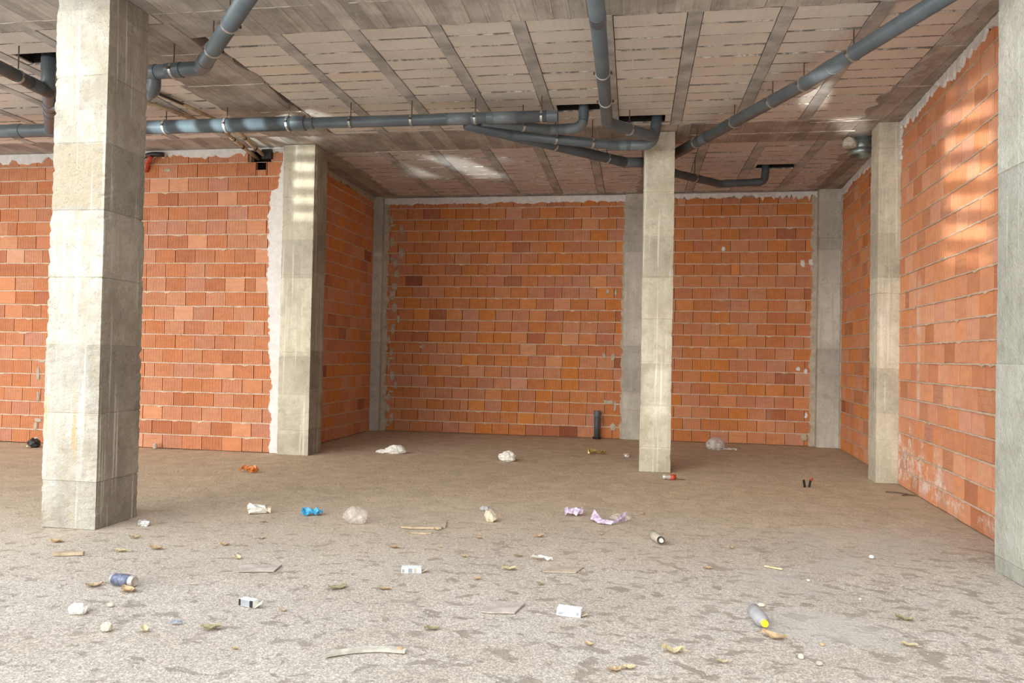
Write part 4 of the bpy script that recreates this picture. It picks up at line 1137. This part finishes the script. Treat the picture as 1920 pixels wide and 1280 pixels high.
# twigs by the right wall
for i, (x, y, l, a, lab) in enumerate(((2.80, 8.62, 0.22, -0.5, 'thin dark twig at the foot of the right wall, the longer one'), (2.88, 8.5, 0.14, 0.1, 'thin dark twig at the foot of the right wall, the shorter one'))):
    q = Vector((math.cos(a), math.sin(a), 0)) * l / 2
    V, F = sweep([-q, Vector((0.01, 0.012, 0.004)), q], 0.006, 6); tag(mk('twig', [(v[0], v[1], v[2] + 0.006) for v in V], F, mat_rust, loc=(x, y, 0)), lab, 'twig')


# ------------------------------------------------------------------ fallen leaves
def leaf(label, loc, size, mat, seed, rz):
    rr = random.Random(seed); n = 6; V, F = [], []
    for i in range(n + 1):
        s = i / n; w = size * 0.42 * math.sin(math.pi * min(1, s * 0.92 + 0.06)) ** 0.8; x = (s - 0.5) * size * 1.3
        c = size * 0.12 * rr.uniform(0.4, 1.3); up = size * 0.22 * abs(2 * s - 1) * rr.uniform(0.3, 1.2)
        V += [(x, -w * rr.uniform(.8, 1.1), 0.002 + c + up), (x, 0, 0.002 + up * 0.7), (x, w * rr.uniform(.8, 1.1), 0.002 + c * rr.uniform(.5, 1.3) + up)]
    for i in range(n):
        for q in range(2): F.append((i * 3 + q, i * 3 + 3 + q, i * 3 + 4 + q, i * 3 + 1 + q))
    lo = min(v[2] for v in V); V = [(x, y, z - lo + 0.001) for x, y, z in V]
    e = empty('dry_leaf', (loc[0], loc[1], 0), rz); tag(e, label, 'leaf', 'dry leaves on the floor')
    mk('blade', V, F, mat, e)
    mk('stalk', *sweep([Vector((size * 0.6, 0, V[-2][2])), Vector((size * 0.95, size * 0.08, 0.004))], 0.0015, 5), mat, e)
    return e


LEAVES = [  # x, y, size, material, label
    (-2.60, 4.72, .058, mt_leaf_y, 'bright yellow leaf left of the greyish card'), (-2.87, 5.02, .06, mt_leaf, 'brown leaf below the paper cup, farther left'),
    (-2.71, 5.25, .045, mt_leaf, 'pale brown leaf below the blue wrapper'), (-3.27, 4.82, .075, mt_leaf, 'orange-brown leaf in front of the big left column'),
    (-3.46, 4.71, .07, mt_leaf_y, 'long tan leaf between wooden stick and orange-brown leaf'), (-0.70, 5.81, .06, mt_leaf, 'orange leaf below the smaller lilac wrapper'),
    (-1.14, 5.65, .045, mt_leaf, 'small orange leaf below the cream paper bowl'), (-1.68, 5.24, .06, mt_leaf, 'flat orange leaf below the tan card'),
    (-1.36, 5.32, .03, mt_leaf_y, 'tiny yellow leaf right of the flat orange leaf'), (-1.13, 5.11, .04, mt_leaf, 'small tan leaf upright in the floor centre'),
    (-0.77, 5.21, .05, mt_leaf_g, 'narrow olive leaf left of the white paper scrap'), (-0.78, 4.88, .08, mt_leaf_y, 'broad golden leaf left of the brown card'),
    (-0.94, 4.63, .045, mt_leaf, 'pinkish curled leaf right of the cigarette carton'), (-0.54, 4.61, .04, mt_leaf_g, 'dark olive leaf below the brown card'),
    (-1.71, 4.27, .09, mt_leaf_g, 'long olive leaf between the two cigarette packs'), (-1.43, 4.31, .06, mt_leaf, 'brown leaf below the cigarette carton'),
    (-2.85, 3.95, .09, mt_leaf, 'brown leaf touching the foreground side of the can'), (-3.10, 3.99, .07, mt_leaf, 'orange leaf left of the drink can'),
    (-4.06, 4.83, .08, mt_leaf, 'brown leaf in front of the big column, its left side'), (-3.61, 5.06, .06, mt_leaf, 'tan upright leaf just right of the big column foot'),
    (0.51, 5.20, .045, mt_leaf, 'tan leaf below the bottle with white cap'), (0.74, 5.79, .04, mt_leaf, 'small tan leaf right of the bottle with white cap'),
    (0.10, 6.86, .04, mt_leaf, 'small tan leaf right of the lilac strip'), (0.21, 3.70, .085, mt_leaf_y, 'long yellow leaf left of the yellow-capped bottle'),
    (-0.19, 3.70, .04, mt_leaf, 'red-brown leaf below the clean white carton'), (-0.99, 3.74, .06, mt_leaf_g, 'olive curled leaf above the brown nut-like lump'),
    (-1.82, 3.30, .03, mt_leaf, 'tiny red-brown leaf at the bottom left of centre'), (-1.84, 3.83, .03, mt_leaf, 'tiny orange leaf right of the torn-lid cigarette pack'),
    (1.48, 4.42, .07, mt_leaf_g, 'greenish leaf in the right foreground'), (1.37, 4.02, .06, mt_leaf_y, 'yellow leaf at lower right'),
    (-2.37, 3.42, .055, mt_leaf_y, 'yellow leaf below the blue-grey shard'), (-0.06, 3.42, .05, mt_leaf, 'left one of two tan leaves at the bottom edge'),
    (0.0, 3.46, .05, mt_leaf_y, 'right one of two tan leaves at the bottom edge'), (-2.96, 5.76, .055, mt_leaf, 'brown curled leaf just below the paper cup'),
    (-1.65, 5.97, .035, mt_leaf_y, 'small yellow leaf lying on the tan card'), (0.43, 3.62, .04, mt_leaf_y, 'small yellow leaf at the bottom left of the round pebble'),
    (-2.07, 3.51, .08, mt_leaf_g, 'brown long leaf right of the blue-grey shard'), (0.725, 3.99, .095, mt_leaf, 'large brown triangular leaf by the yellow cap'),
    (-0.23, 6.0, .035, mt_leaf, 'small brown leaf below the lilac strip'), (-1.52, 5.83, .05, mt_leaf, 'orange crumbled leaf at the right end of the wooden strip')]
for i, (x, y, s, mm_, lab) in enumerate(LEAVES):
    o = leaf(lab, (x, y), s, mm_, 300 + i, R.uniform(-0.7, 0.7) + (math.pi if R.random() < .5 else 0))
    if 'lying on the tan card' in lab: o.location.z = 0.011

# ------------------------------------------------------------------ grit nobody could count
rr = random.Random(99); VV, FF = [], []
for i in range(2600):
    y = 2.6 + 10.2 * rr.random() ** 1.6; x = rr.uniform(-0.85, 0.62) * y * 0.95
    if x > 2.4 or x < -9: continue
    if y > 9.4 and x < -4.2: continue
    s = rr.uniform(0.002, 0.006) * (1.6 if rr.random() < 0.05 else 1); k = len(VV)
    VV += [(x + rr.uniform(.6, 1.2) * s, y, 0), (x - rr.uniform(.2, .8) * s, y + s, 0), (x - s * .4, y - rr.uniform(.6, 1) * s, 0), (x, y, s * rr.uniform(.5, .9))]
    FF += [(k, k + 1, k + 3), (k + 1, k + 2, k + 3), (k + 2, k, k + 3)]
o = mk('grit', VV, FF, mt_stone); tag(o, 'fine pale grit and crumbs strewn over the floor', 'grit', kind='stuff')
